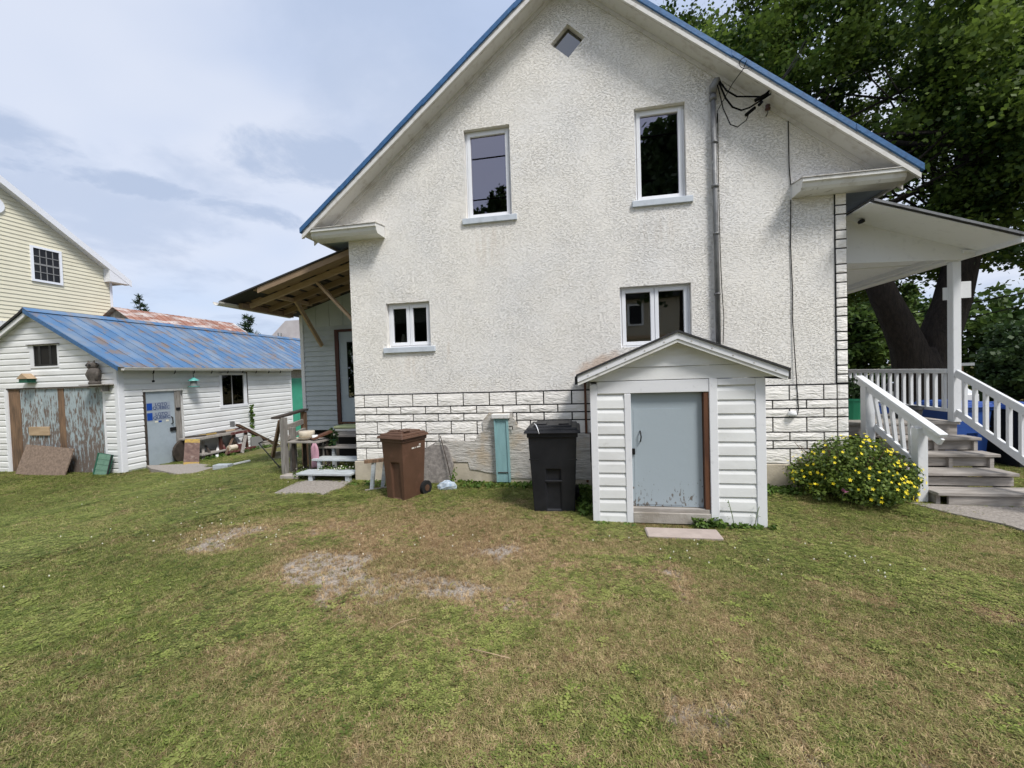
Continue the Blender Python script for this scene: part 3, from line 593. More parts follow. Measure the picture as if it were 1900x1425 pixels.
# ------------------------------------------------------------------ cellar entrance
SY = -1.50; SB0, SB1 = -0.02, 0.03
shed = thing('cellar_entrance', 'small white clapboard cellar entrance with low gable roof and blue-grey door', 'cellar entrance', (0.88, -0.75, 0))
box('side_wall', 0.03, 0.10, SY+.05, -.05, -.05, 1.50, 'siding_white', shed); box('side_wall', 1.66, 1.73, SY+.05, -.05, -.05, 1.50, 'siding_white', shed)
box('front_backing', 0.05, 0.44, SY+.012, SY+.05, -.05, 1.50, 'siding_white', shed); box('front_backing', 1.21, 1.71, SY+.012, SY+.05, -.05, 1.50, 'siding_white', shed)
box('threshold', 0.44, 1.21, SY-.02, SY+.10, 0.02, 0.135, 'slab_concrete', shed, bevel=.006); box('sill_board', 0.44, 1.20, SY-.005, SY+.06, 0.136, 0.175, 'wood_grey', shed)
for x0, x1, z0, z1, zz0, zz1 in ((0.095, 0.372, 0.0, 0, 0, 0), (1.292, 1.645, 0.03, 0, 0, 0)):
    e = 0.1335 if x0 < 1 else 0.1395; top = 1.375 if x0 < 1 else 1.452; k = 0
    n_ = int(round((top-z0)/e)); e = (top-z0)/n_
    for k in range(n_): lap('siding_board', '-y', SY+.012, x0, x1, z0+k*e, z0+(k+1)*e, 'siding_white', shed, proud=.022)
def trimb(nm, x0, x1, z0, z1, y0=SY-.016, m='trim_white'): return box(nm, x0, x1, y0, SY+.011, z0, z1, m, shed, bevel=.004)
trimb('corner_board', 0.02, 0.094, SB0-.04, 1.49); trimb('door_casing', 0.373, 0.440, 0.0, 1.388); trimb('door_casing', 1.212, 1.291, 0.02, 1.528, SY-.018)
trimb('corner_board', 1.646, 1.738, 0.0, 1.522, SY-.018); trimb('head_casing', 0.095, 1.211, 1.392, 1.522, SY-.012); trimb('frieze_piece', 1.292, 1.645, 1.455, 1.522)
# gable boards
RZ = 2.012; RXc = 0.897; RS = (RZ-1.60)/1.005
def rz(x): return RZ-0.055-RS*abs(x-RXc)
for z0, z1 in ((1.532, 1.665), (1.665, 1.79), (1.79, 1.945)):
    def ex(z): return max(0.0, (RZ-0.055-z)/RS)
    a0, a1 = RXc-min(ex(z0), 0.95), RXc+min(ex(z0), 0.95); c0, c1 = RXc-min(ex(z1), .95), RXc+min(ex(z1), .95)
    lap('gable_board', '-y', SY+.0, a0, a1, z0, z1, 'siding_white', shed, style='plain', b0=c0, b1=c1, proud=.014)
box('gable_backing', 0.03, 1.73, SY+.004, SY+.05, 1.525, 1.60, 'siding_white', shed)
# door
dr = box('door', 0.442, 1.160, SY+.055, SY+.09, 0.178, 1.388, 'door_blue_peel', shed, bevel=.004)
box('door_panel', 0.47, 0.955, SY+.051, SY+.0549, 0.20, 1.22, 'door_blue_peel', dr)
box('door_jamb', 1.163, 1.2115, SY-.004, SY+.10, 0.176, 1.389, 'wood_red', shed)
hd = tube('door_handle', [(0.535, SY+.05, 0.985), (0.535, SY+.02, 0.975), (0.540, SY+.015, 0.93), (0.535, SY+.02, 0.885), (0.535, SY+.05, 0.875)], .007, 'black_metal', dr)
box('latch', 0.448, 0.478, SY+.03, SY+.052, 0.735, 0.80, 'black_metal', dr, bevel=.004)
# roof: felt over boards with white fascia
for sgn in (-1, 1):
    xe = RXc+sgn*1.0
    def zr(x, d): return RZ+d-RS*abs(x-RXc)
    def sl(nm, y0, y1, d0, d1, m, x_in=RXc, x_out=xe, par=shed): return prism(nm, [(x_in, zr(x_in, d0)), (x_out, zr(x_out, d0)), (x_out, zr(x_out, d1)), (x_in, zr(x_in, d1))], 'y', y0, y1, m, par)
    rf = sl('roof', SY-.10, -.03, -.045, 0.0, 'asphalt_shingle')
    sl('fascia', SY-.135, SY-.101, -.075, -.012, 'trim_white'); sl('fascia_strip', SY-.125, SY-.101, -.11, -.076, 'white_worn')
    sl('roof_soffit', SY-.10, SY+.0, -.075, -.05, 'siding_white')
    sl('roof_edge', SY-.15, SY-.09, -.010, 0.012, 'asphalt_shingle', RXc, RXc+sgn*1.015, rf)
    for k in range(5):
        xx = RXc+sgn*(0.13+0.19*k); zc = zr(xx, -.05); mk('nail', *boxvf(xx-.006, xx+.006, SY-.139, SY-.134, zc-.006, zc+.006), 'fascia_weathered', shed)
    x0, x1 = sorted((xe, xe+sgn*.03)); box('eave_board', x0, x1, SY-.11, -.03, zr(xe, -.10), zr(xe, -.015), 'asphalt_shingle', shed)
box('step_slab', 0.53, 1.22, -1.88, -1.66, -.04, 0.035, 'slab_pink', None, bevel=.012)
tag(bpy.data.objects['step_slab'], 'pinkish concrete slab set in the grass below the cellar entrance door', 'slab')
# ------------------------------------------------------------------ front porch
porch = thing('front_porch', 'white front porch with sloping roof, square post and baluster railing', 'porch', (4.0, 3.0, 0))
DZ = 0.83
bd = None
for k in range(16):
    y0 = 0.29+k*0.142
    if bd is None: bd = box('deck_board', 3.31, 4.74, y0, y0+.135, DZ-.035, DZ, 'wood_grey', porch, bevel=.004); q0 = WPOS[bd.name]
    else: copy_part(bd, porch, q0+Vector((0, k*.142, 0)))
box('deck_floor', 3.31, 4.74, 2.57, 7.5, DZ-.035, DZ, 'wood_grey', porch)
box('rim_joist', 3.31, 4.72, 0.315, 0.35, DZ-.20, DZ-.037, 'wood_grey', porch); box('rim_joist', 4.68, 4.72, 0.352, 7.5, DZ-.20, DZ-.037, 'wood_grey', porch)
box('underdeck_shade', 3.31, 4.66, 0.42, 7.4, 0.0, DZ-.21, 'dark_void', porch)  # solid near-black box, shade under the deck put into its colour
box('porch_post', 4.648, 4.742, 0.27, 0.364, DZ, 2.90, 'porch_white', porch, bevel=.006)
for yy in (3.9, 7.4): box('porch_post', 4.648, 4.742, yy, yy+.094, DZ, 2.90, 'porch_white', porch)
box('beam', 4.56, 4.74, 0.262, 7.5, 2.90, 3.00, 'porch_white', porch, bevel=.004)
box('beam_trim', 4.50, 4.559, 0.30, 7.5, 2.93, 2.985, 'porch_white', porch)
mk('ceiling', *boxvf(3.30, 4.50, 0.27, 7.5, 2.985, 3.0), 'porch_white', porch)
box('ceiling_batten', 3.30, 4.50, 0.75, 0.79, 2.97, 2.984, 'porch_white', porch)
prism('gable_panel', [(3.30, 2.965), (4.745, 2.908), (4.865, 2.955), (4.865, 3.018), (3.30, 3.575)], 'y', 0.235, 0.258, 'porch_white', porch)
box('return_block', 4.72, 4.862, 0.205, 0.234, 2.985, 3.02, 'porch_white', porch)
def pz(x, d=0.0): return 3.545-(x-3.395)*0.3615+d
prism('soffit', [(3.37, pz(3.37, -.012)), (4.87, pz(4.87, -.012)), (4.87, pz(4.87)), (3.37, pz(3.37))], 'y', -.32, 7.5, 'porch_white', porch)
rf = prism('roof', [(3.40, pz(3.40, .004)), (4.93, pz(4.93, .004)), (4.93, pz(4.93, .045)), (3.40, pz(3.40, .045))], 'y', -.345, 7.5, 'asphalt_shingle', porch)
prism('drip_edge', [(3.40, pz(3.40, .012)), (4.94, pz(4.94, .012)), (4.94, pz(4.94, .04)), (3.40, pz(3.40, .04))], 'y', -.352, -.346, 'grey_metal', rf)
box('eave_fascia', 4.871, 4.905, -.33, 7.5, 2.945, 3.01, 'porch_white', porch)
lv, lf = lathevf([(0, 0), (.035, .005), (.04, .03), (.025, .05), (0, .055)], 0, 0, 12)
MB().add(transform(lv, Matrix.Translation((3.53, .10, 3.43)) @ Matrix.Rotation(R(-20), 4, 'Y')), lf).build('soffit_camera', 'bin_black', porch, smooth=True)
# front railing
box('top_rail', 4.63, 4.69, 0.365, 7.4, 1.462, 1.522, 'porch_white', porch, bevel=.005); box('bottom_rail', 4.64, 4.68, 0.365, 7.4, 0.955, 1.0, 'porch_white', porch, bevel=.004)
bl = box('baluster', 4.643, 4.678, 0.4115, 0.4465, 1.0005, 1.4615, 'porch_white', porch); q0 = WPOS[bl.name]
for k in range(1, 40): copy_part(bl, porch, q0+Vector((0, .1435*k, 0)))
box('notice_board', 4.743, 4.87, 0.30, 0.322, 2.43, 2.64, 'porch_white', porch)
box('notice_board', 4.60, 4.6475, 0.34, 0.362, 2.42, 2.58, 'porch_white', porch)
# ------------------------------------------------------------------ porch stairs
st = thing('porch_stairs', 'weathered grey wooden stairs with white handrails leading up to the front porch', 'stairs', (4.28, -.2, 0))
TR = [(0.664, 0.035, 0.29, 3.79, 4.775), (0.498, -.175, .07, 3.79, 4.80), (0.332, -.44, -.135, 3.76, 4.76), (0.166, -.675, -.40, 3.80, 5.0)]
for k, (tz, y0, y1, x0, x1) in enumerate(TR):
    ym = (y0+y1)/2
    for a, b2 in ((y0, ym-.004), (ym+.004, y1)): box('tread', x0, x1, a, b2, tz-.036, tz, 'wood_grey', st, bevel=.005)
for z0, z1, y, x0, x1 in ((.67, .79, .30, 3.80, 4.63), (.505, .62, .085, 3.80, 4.74), (.345, .455, -.125, 3.80, 4.74), (.172, .272, -.385, 3.80, 4.75), (-.02, .128, -.655, 3.915, 5.0)):
    box('riser', x0, x1, y, y+.028, z0, z1, 'wood_grey', st, bevel=.004)
for xx in (3.84, 4.30, 4.72): prism('stringer', [(.30, .62), (.05, .62), (.05, .455), (-.16, .455), (-.16, .29), (-.36, .29), (-.36, .125), (-.62, .125), (-.62, -.03), (-.40, -.03), (.30, .45)], 'x', xx-.02, xx+.02, 'wood_grey', st)
box('newel', 3.692, 3.797, -.55, -.45, -.05, .87, 'porch_white', st, bevel=.006); box('newel', 3.572, 3.682, .14, .25, .40, 1.315, 'porch_white', st, bevel=.006)
A = Vector((3.575, .28, 1.452)); B = Vector((3.80, -.75, .812))
bar('handrail', A, B, .10, .038, 'porch_white', st, bevel=.004); bar('handrail_apron', A+Vector((.0, 0, -.062)), B+Vector((0, .02, -.075)), .036, .075, 'porch_white', st, bevel=.003)
C0 = Vector((3.68, .14, .80)); C1 = Vector((3.74, -.45, .43)); bar('lower_rail', C0, C1, .036, .085, 'porch_white', st, bevel=.003)
for k in range(5):
    t = (k+.6)/5.2; p0 = C0.lerp(C1, t)+Vector((.02, 0, -.03 if k < 4 else -.16)); yy = p0.y; tt = (yy-A.y)/(B.y-A.y); p1 = A.lerp(B, tt)+Vector((.01, 0, -.09)); bar('baluster', p0, p1, .035, .035, 'porch_white', st, up=(0, 1, 0))
A = Vector((4.675, .265, 1.47)); B = Vector((4.73, -1.05, .80)); bar('handrail', A, B, .04, .09, 'porch_white', st, bevel=.004)
C0 = Vector((4.675, .265, .965)); C1 = Vector((4.73, -1.05, .215)); bar('lower_rail', C0, C1, .036, .085, 'porch_white', st, bevel=.003)
for k in range(9):
    yy = .147-.1335*k; t = (yy-A.y)/(B.y-A.y); bar('baluster', C0.lerp(C1, t)+Vector((.0, 0, .03)), A.lerp(B, t)+Vector((0, 0, -.03)), .036, .036, 'porch_white', st, up=(0, 1, 0))
box('newel', 4.69, 4.79, -1.13, -1.03, -.05, .86, 'porch_white', st, bevel=.006)
v = [(3.55, -.60), (4.05, -.68), (5.6, -.75), (6.6, -1.0), (6.6, -2.4), (4.6, -2.05), (4.0, -1.62), (3.95, -1.25), (3.72, -.95)]
pth = prism('path', v, 'z', -.06, .03, 'gravel', None); structure(pth)
# things on the porch and beside it
def planter(name, label, cat, x, y, z, r0, r1, h, m, leaf, nl, spread, hh):
    t = thing(name, label, cat, (x, y, z))
    MB().add(*lathevf([(r0, z), (r1, z+h-.03), (r1+.012, z+h-.03), (r1+.012, z+h), (r1-.01, z+h), (r1-.02, z+h-.05), (0, z+h-.05)], x, y, 18)).build('pot', m, t, smooth=False)
    if nl: leafcloud('foliage', [(x, y, z+h+hh*.4, spread, hh)], nl, .05, leaf, t)
    return t
def leafcloud(name, blobs, count, size, m, parent=None, flat=0.0, seed=1, shape=None, lo=.0, droop=0.3):
    """count small leaves spread through ellipsoids (x,y,z,radius,height/2); tone lighter to the outside/top of each leaf by chance"""
    rs = np.random.RandomState(seed+int(abs(blobs[0][0])*10)); nb = len(blobs); B_ = np.array(blobs, float)
    wgt = B_[:, 3]**2*B_[:, 4]; idx = rs.choice(nb, count, p=wgt/wgt.sum())
    d = rs.normal(size=(count, 3)); d /= np.linalg.norm(d, axis=1)[:, None]; rad = rs.rand(count)**0.42
    P = B_[idx, :3]+d*rad[:, None]*np.stack([B_[idx, 3], B_[idx, 3], B_[idx, 4]], 1)
    nrm = d*0.5+rs.normal(size=(count, 3))*0.6+np.array([0, 0, 0.55]); nrm /= np.linalg.norm(nrm, axis=1)[:, None]
    a = np.cross(nrm, rs.normal(size=(count, 3))); a /= np.linalg.norm(a, axis=1)[:, None]; b = np.cross(nrm, a)
    s = size*(0.65+0.7*rs.rand(count))[:, None]
    V = np.stack([P-a*s*.55, P-b*s*.42-nrm*s*.10, P+a*s*.60-nrm*s*droop*.4, P+b*s*.42-nrm*s*.10], 1).reshape(-1, 3)
    tone = np.clip(0.42+rs.normal(size=count)*0.28, 0, 1)
    return quads(name, V, m, np.repeat(tone, 4), parent)
def quads(name, V, m, tone, parent=None):
    nq = len(V)//4; c = (V.min(0)+V.max(0))/2
    if parent is None: c[2] = V[:, 2].min()
    me = bpy.data.meshes.new(name); me.vertices.add(len(V)); me.vertices.foreach_set('co', (V-c).astype(np.float32).ravel())
    me.loops.add(nq*4); me.loops.foreach_set('vertex_index', np.arange(nq*4, dtype=np.int32)); me.polygons.add(nq)
    me.polygons.foreach_set('loop_start', np.arange(0, nq*4, 4, dtype=np.int32)); me.update(); me.validate()
    at = me.attributes.new('tone', 'FLOAT', 'POINT'); at.data.foreach_set('value', tone.astype(np.float32))
    return link_mesh(name, me, m, parent, Vector(c))
planter('potted_shrub', 'leafy shrub in a large green tub on the porch behind the house corner', 'potted plant', 3.72, 0.80, DZ, .19, .22, .30, 'green_pot', 'leaf_hedge', 900, .25, .22)
planter('planter', 'empty round dark grey planter on the porch deck by the railing', 'planter', 4.47, 0.80, DZ, .15, .17, .16, 'planter_grey', None, 0, 0, 0)
tb = thing('storage_tote', 'dark blue plastic tote on the porch deck behind the corner post', 'tote', (4.5, 1.5, DZ))
box('tub', 4.32, 4.60, 1.35, 1.70, DZ, DZ+.12, 'bin_blue', tb, bevel=.01); box('lid', 4.31, 4.61, 1.34, 1.71, DZ+.121, DZ+.14, 'bin_blue', tb, bevel=.005)
# ------------------------------------------------------------------ wheeled bins
def wheelie(label, c, rot, W, D, H, m, group, lidm=None, recess='slot', marks=False, name='wheelie_bin', cat='bin'):
    """front faces -y before rotation; c is the middle of the base"""
    t = thing(name, label, cat, (c[0], c[1], c[2]), group)
    Mx = Matrix.Translation(Vector(c)) @ Matrix.Rotation(rot, 4, 'Z')
    def put(nm, v, f, mm, par=None, smooth=False, bevel=0.0):
        return MB().add(transform(v, Mx), f).build(nm, mm, par or t, smooth=smooth, bevel=bevel)
    bw, bd = W*.78, D*.74; tw, td = W*.93, D*.93; z0, z1 = .0, H*.90
    def sec(zf): return (bw+(tw-bw)*zf)/2, -(bd/2+(td/2-bd/2)*zf), (bd/2+(td/2-bd/2)*zf)
    # body: tapered shell with the front recess cut in
    if recess == 'slot': cuts = [(-.30, .30, .10, .50)] ; rx0, rx1, rz0, rz1 = -.13*W, .27*W, .02*H, .56*H
    else: rx0, rx1, rz0, rz1 = -.15*W, .15*W, .03*H, .50*H
    def fr(x, zf, dpt=0.0): h, yf, yb = sec(zf); return (x, yf+dpt, z0+(z1-z0)*zf)
    za, zb = rz0/(z1), rz1/(z1); v = []; f = []
    zl = [0.0, za, zb, 1.0]
    for zf in zl:
        h, yf, yb = sec(zf); v += [(-h, yf, z1*zf), (rx0, yf, z1*zf), (rx1, yf, z1*zf), (h, yf, z1*zf), (h, yb, z1*zf), (-h, yb, z1*zf)]
    for k in range(3):
        o = k*6
        for j in range(6):
            if k == 1 and j == 1: continue
            f.append((o+j, o+(j+1) % 6, o+6+(j+1) % 6, o+6+j))
    f.append((5, 4, 3, 2, 1, 0)); f.append((18, 19, 20, 21, 22, 23))
    dp = .035; o = len(v); v += [fr(rx0+.015, za+.02, dp*.5), fr(rx1-.015, za+.02, dp*.5), fr(rx1-.015, zb-.02, dp), fr(rx0+.015, zb-.02, dp)]
    f += [(7, 8, o+1, o), (8, 14, o+2, o+1), (14, 13, o+3, o+2), (13, 7, o, o+3), (o, o+1, o+2, o+3)]
    body = put('body', v, f, m, bevel=.006)
    if recess != 'slot':
        put('grab_bar', *boxvf(rx0-.01, rx1+.01, sec(.36)[1]-.012, sec(.36)[1]+.012, .355*H, .375*H), m, body, bevel=.003)
        for s in (-1, 1): put('side_fold', *boxvf(s*W*.36-.06, s*W*.36+.06, sec(.62)[1]-.006, sec(.62)[1]+.01, .60*H, .612*H), m, body)
    put('rim', *boxvf(-tw/2-.012, tw/2+.012, -td/2-.012, td/2+.012, z1-.05, z1), m, body, bevel=.006)
    # lid: stepped, slightly domed, hinged at the back
    lm = lidm or m; lid = None
    for k, (ex, zz0, zz1) in enumerate(((.045, z1+.001, z1+.036), (.012, z1+.0365, z1+.062), (-.05, z1+.0625, z1+.082))):
        hx = tw/2+ex; y0 = -td/2-ex; y1 = td/2+ex*.6
        vv = [(-hx, y0, zz0), (hx, y0, zz0), (hx, y1, zz0), (-hx, y1, zz0), (-hx+.012, y0+.014, zz1), (hx-.012, y0+.014, zz1), (hx-.012, y1-.012, zz1), (-hx+.012, y1-.012, zz1)]
        o_ = put('lid' if k == 0 else 'lid_rib', vv, BOXF, lm, lid, bevel=.005)
        if k == 0: lid = o_
    for s in (-1, 1): put('lid_pad', *boxvf(s*W*.22-.06, s*W*.22+.06, -td*.30, -td*.05, z1+.0825, z1+.094), lm, lid, bevel=.004)
    put('handle', *tubevf([(-W*.34, td/2+.0, z1-.06), (-W*.34, td/2+.07, z1-.03), (W*.34, td/2+.07, z1-.03), (W*.34, td/2, z1-.06)], .013, 8), m, None, True)
    for s in (-1, 1):
        wv, wf = tubevf([(s*(bw/2+.005), bd/2+.02, .10), (s*(bw/2+.05), bd/2+.02, .10)], .10, 18)
        wh = put('wheel', wv, wf, 'rubber'); wv, wf = tubevf([(s*(bw/2+.045), bd/2+.02, .10), (s*(bw/2+.056), bd/2+.02, .10)], .045, 12); put('hub', wv, wf, m, wh)
    if marks:                                     # small white stamped wording, too small to read
        for (a, b2, zz) in ((-.05, .0, .815), (.02, .03, .815), (.05, .12, .818), (.09, .125, .855)):
            h = sec(zz)[0]; put('stamped_marking', *boxvf(h+.001, h+.004, a, b2, zz*z1, zz*z1+.018), 'letter_white', body)
    return t
wheelie('brown wheeled organics bin standing by the left corner of the stucco wall', (-2.50, -.72, -.01), R(-19), .41, .49, .93, 'bin_brown', 'wheeled bins', recess='slot', marks=True)
wheelie('black wheeled rubbish bin beside the white cellar entrance', (-.425, -.99, 0.0), R(1.5), .60, .66, 1.05, 'bin_black', 'wheeled bins', recess='bar')
wheelie('blue wheeled recycling bin nearest the porch stairs', (5.72, 1.75, 0.0), R(10), .58, .70, 1.0, 'bin_blue', 'wheeled bins', recess='bar')
wheelie('black wheeled bin with a blue lid behind the right stair handrail', (6.42, 1.55, 0.0), R(5), .60, .70, .97, 'bin_black', 'wheeled bins', lidm='bin_blue', recess='bar')
tag(tube('lid_cord', [(-.63, -1.20, 1.045), (-.60, -1.27, 1.035), (-.575, -1.335, 1.0), (-.56, -1.345, .945)], .005, 'pvc', None), 'thin white cord hanging over the lid of the black bin', 'cord')
# things along the stucco wall
tbx = thing('teal_box', 'tall narrow teal wooden box with capped top against the stucco wall', 'wooden box', (-1.26, -.10, 0.05))
MB().add(*barvf((-1.245, -.085, .055), (-1.265, -.075, .985), .20, .07, (0, 1, 0))).build('box_body', 'teal', tbx, bevel=.004)
bar('edge_strip', (-1.335, -.125, .06), (-1.355, -.115, .985), .022, .02, 'teal', tbx, up=(0, 1, 0)); bar('edge_strip', (-1.155, -.125, .06), (-1.175, -.115, .985), .022, .02, 'teal', tbx, up=(0, 1, 0))
bar('base_strip', (-1.35, -.126, .20), (-1.14, -.126, .20), .008, .012, 'wood_dark', tbx)
box('cap', -1.395, -1.135, -.15, -.02, .99, 1.055, 'white_worn', tbx, bevel=.006)
tube('hook', [(-1.15, -.07, .86), (-1.10, -.08, .87), (-1.095, -.08, .82)], .008, 'black_metal', tbx, n=6)
sl_ = prism('stone_slab', [(-2.48, .0), (-2.06, .02), (-2.02, .30), (-2.10, .55), (-2.20, .66), (-2.30, .64), (-2.50, .52)], 'y', -.10, -.055, 'stone_grey', None, bevel=.006)
tag(sl_, 'rough grey stone slab leaning on the wall behind the brown bin', 'stone slab'); sl_.rotation_euler.x = R(-9); sl_.location.y -= .04
tag(tube('thin_stick', [(-2.0, -.22, .05), (-2.10, -.14, .38), (-2.22, -.055, .73)], .007, 'wood_dark', None, n=6), 'thin dark stick leaning against the stone band beside the brown bin', 'stick')
bg_ = MB(); rs_ = random.Random(5)
bv, bf = lathevf([(0, 0), (.10, .01), (.12, .05), (.08, .10), (.03, .12), (0, .12)], 0, 0, 9); bv = [Vector((q[0]*1.3+rs_.uniform(-.02, .02), q[1]*.7+rs_.uniform(-.02, .02), q[2]+rs_.uniform(-.012, .02))) for q in bv]
tag(MB().add(transform(bv, Matrix.Translation((-2.03, -.36, .0))), bf).build('plastic_bag', 'clear_blue', None), 'crumpled pale blue plastic bag on the grass behind the brown bin wheel', 'plastic bag')
sh = thing('trestle', 'small weathered wooden trestle with pale painted legs left of the brown bin', 'trestle', (-3.1, -.4, 0))
bar('top_beam', (-3.22, -.52, .43), (-2.86, -.30, .43), .08, .045, 'wood_brown', sh)
for a, b2 in (((-3.13, -.50, .0), (-3.10, -.46, .41)), ((-3.03, -.36, .02), (-2.98, -.34, .41))): bar('leg', a, b2, .055, .03, 'wood_paintgrey', sh, up=(0, 1, 0))
bar('foot_beam', (-3.20, -.56, .015), (-2.80, -.28, .015), .05, .03, 'wood_grey', sh)
# ------------------------------------------------------------------ annex with lean-to roof
AY = 1.80; an = thing('side_annex', 'blue-grey clapboard side annex under an unfinished wooden lean-to roof', 'annex', (-4.8, 3, .5))
def lz(x, d=0.0): return 3.76+(x+3.64)*0.290+d
AX0, AX1, dX0 = -5.935, -3.645, -5.125
box('wall_core', AX0+.02, AX1, AY+.03, AY+4, .58, 2.95, 'siding_annex', an); e = .1032
zc = .585; k = 0
while zc < 2.60:
    x1 = dX0 if zc < 2.58 else AX1; lap('siding_board', '-y', AY+.028, AX0+.075, x1, zc, zc+e, 'siding_annex', an, style='plain', proud=.024); zc += e
lap('siding_board', '-y', AY+.028, AX0+.075, AX1, zc, zc+e, 'siding_annex', an, style='plain', proud=.024); zc += e
pw = .31
for k in range(8):
    x0 = AX0+.075+k*pw; x1 = min(x0+pw-.008, AX1)
    if x0 < AX1: prism('upper_panel', [(x0, zc), (x1, zc), (x1, lz(x1, -.03)), (x0, lz(x0, -.03))], 'y', AY+.010, AY+.03, 'siding_annex', an)
box('corner_board', AX0, AX0+.074, AY+.0, AY+.10, .55, 3.0, 'trim_white', an)
box('door_jamb', dX0+.005, dX0+.085, AY-.03, AY+.03, .70, 2.66, 'wood_maroon', an); box('door_head', dX0+.005, -4.10, AY-.028, AY+.028, 2.61, 2.66, 'wood_maroon', an)
box('door_sill', dX0+.02, -4.1, AY-.05, AY+.02, .715, .75, 'wood_red', an)
dr = box('door', dX0+.088, -4.14, AY+.0, AY+.029, .752, 2.608, 'door_blue_grey', an)
gl_ = box('door_window', -4.86, -4.30, AY-.008, AY-.001, 1.25, 2.40, 'bin_black', dr); box('pane', -4.84, -4.32, AY-.014, AY-.0085, 1.27, 2.38, 'glass_lower', gl_)
box('crawl_shade', AX0+.05, AX1, AY+.12, AY+.6, -.2, .575, 'dark_void', an)  # crawlspace darkness painted as a solid near-black box
# lean-to roof: sheathing, rafters, purlins, struts, gutter
LY0, LY1, LX0 = .15, 6.0, -6.15
prism('roof', [(-3.66, lz(-3.66, .0)), (LX0-.05, lz(LX0-.05, .0)), (LX0-.05, lz(LX0-.05, .025)), (-3.66, lz(-3.66, .025))], 'y', LY0-.02, LY1, 'asphalt_shingle', an)
prism('edge_board', [(-3.66, lz(-3.66, -.10)), (-5.45, lz(-5.45, -.10)), (-5.45, lz(-5.45, -.004)), (-3.66, lz(-3.66, -.004))], 'y', LY0+.0, LY0+.025, 'plywood', an)
prism('soffit_board', [(-3.66, lz(-3.66, -.020)), (-5.55, lz(-5.55, -.020)), (-5.55, lz(-5.55, -.003)), (-3.66, lz(-3.66, -.003))], 'y', LY0+.026, LY0+.36, 'plywood', an)
for yy in (.56, 1.02, 1.42):
    prism('rafter', [(-3.66, lz(-3.66, -.13)), (-6.0, lz(-6.0, -.11)), (-6.0, lz(-6.0, -.022)), (-3.66, lz(-3.66, -.022))], 'y', yy, yy+.045, 'lumber' if yy < .6 else 'plywood', an)
for k in range(9):
    xx = -3.9-k*.26; prism('sheathing_board', [(xx, lz(xx, -.018)), (xx-.19, lz(xx-.19, -.018)), (xx-.19, lz(xx-.19, -.002)), (xx, lz(xx, -.002))], 'y', LY0+.37, AY+.0, 'plywood' if k % 3 else 'wood_dark', an)
bar('strut', (-4.68, .60, 3.40), (-3.70, .60, 2.36), .042, .085, 'lumber', an, up=(0, 1, 0)); bar('strut', (-5.42, 1.05, 3.16), (-5.40, 1.76, 2.34), .085, .042, 'lumber', an, up=(1, 0, 0))
bar('purlin', (-5.48, .60, 3.16), (-5.43, 1.52, 3.16), .045, .07, 'lumber', an); box('eave_beam', -6.06, -5.98, LY0+.25, AY-.1, lz(-6.02)-.125, lz(-6.02)-.035, 'plywood', an)
gp = [(math.cos(a)*.065, math.sin(a)*.065) for a in np.linspace(math.pi, 2*math.pi, 9)]; gp = gp+[(q[0]*.9, q[1]*.9) for q in gp[::-1]]
prism('gutter', [(LX0-.02+q[0], 3.02+q[1]) for q in gp], 'y', LY0-.10, AY+.02, 'gutter_white', an)
# ------------------------------------------------------------------ wooden steps to the annex door
ws = thing('wooden_steps', 'grey painted wooden steps with plank treads below the annex door', 'steps', (-4.2, .5, 0))
def plankstep(x0, x1, y0, y1, z, m):
    box('tread', x0, x1, y0, (y0+y1)/2-.004, z-.035, z, m, ws, bevel=.005); box('tread', x0+.01, x1, (y0+y1)/2+.004, y1, z-.035, z, m, ws, bevel=.005)
plankstep(-4.66, -3.70, -.12, .18, .145, 'wood_paintgrey'); plankstep(-4.62, -3.69, .22, .50, .305, 'wood_paintgrey'); plankstep(-4.76, -3.69, .58, .84, .452, 'wood_grey')
for k in range(6): box('landing_board', -4.80, -3.68, .95+k*.142, .95+k*.142+.135, .565, .60, 'wood_grey', ws)
for x in (-4.42, -3.77): box('leg', x-.035, x+.035, -.10, -.03, .0, .109, 'wood_paintgrey', ws)
for x in (-4.50, -3.74): box('leg', x-.03, x+.03, .24, .30, .0, .269, 'wood_paintgrey', ws)
for x in (-4.48, -3.80): box('leg', x-.025, x+.025, .62, .68, .0, .416, 'wood_paintgrey', ws)
for x in (-4.7, -4.2, -3.75): box('leg', x-.04, x+.04, 1.0, 1.08, .0, .564, 'wood_grey_v', ws)
rg = thing('folded_rugs', 'lime green and white rugs folded on the landing at the annex door', 'rugs', (-4.6, 1.5, .60))
box('rug', -4.93, -4.2, 1.35, 1.70, .601, .665, 'white_worn', rg, bevel=.02); box('rug', -4.95, -4.2, 1.34, 1.70, .666, .715, 'towel_lime', rg, bevel=.02)
pl_ = thing('potted_creeper', 'trailing dark green plant in a pot on the third step', 'potted plant', (-4.55, .75, .455))
MB().add(*lathevf([(.05, .455), (.075, .56), (.065, .56), (0, .54)], -4.55, .72, 12)).build('pot', 'green_pot', pl_); leafcloud('foliage', [(-4.55, .70, .63, .11, .13), (-4.52, .66, .50, .08, .1)], 160, .05, 'leaf_hedge', pl_)
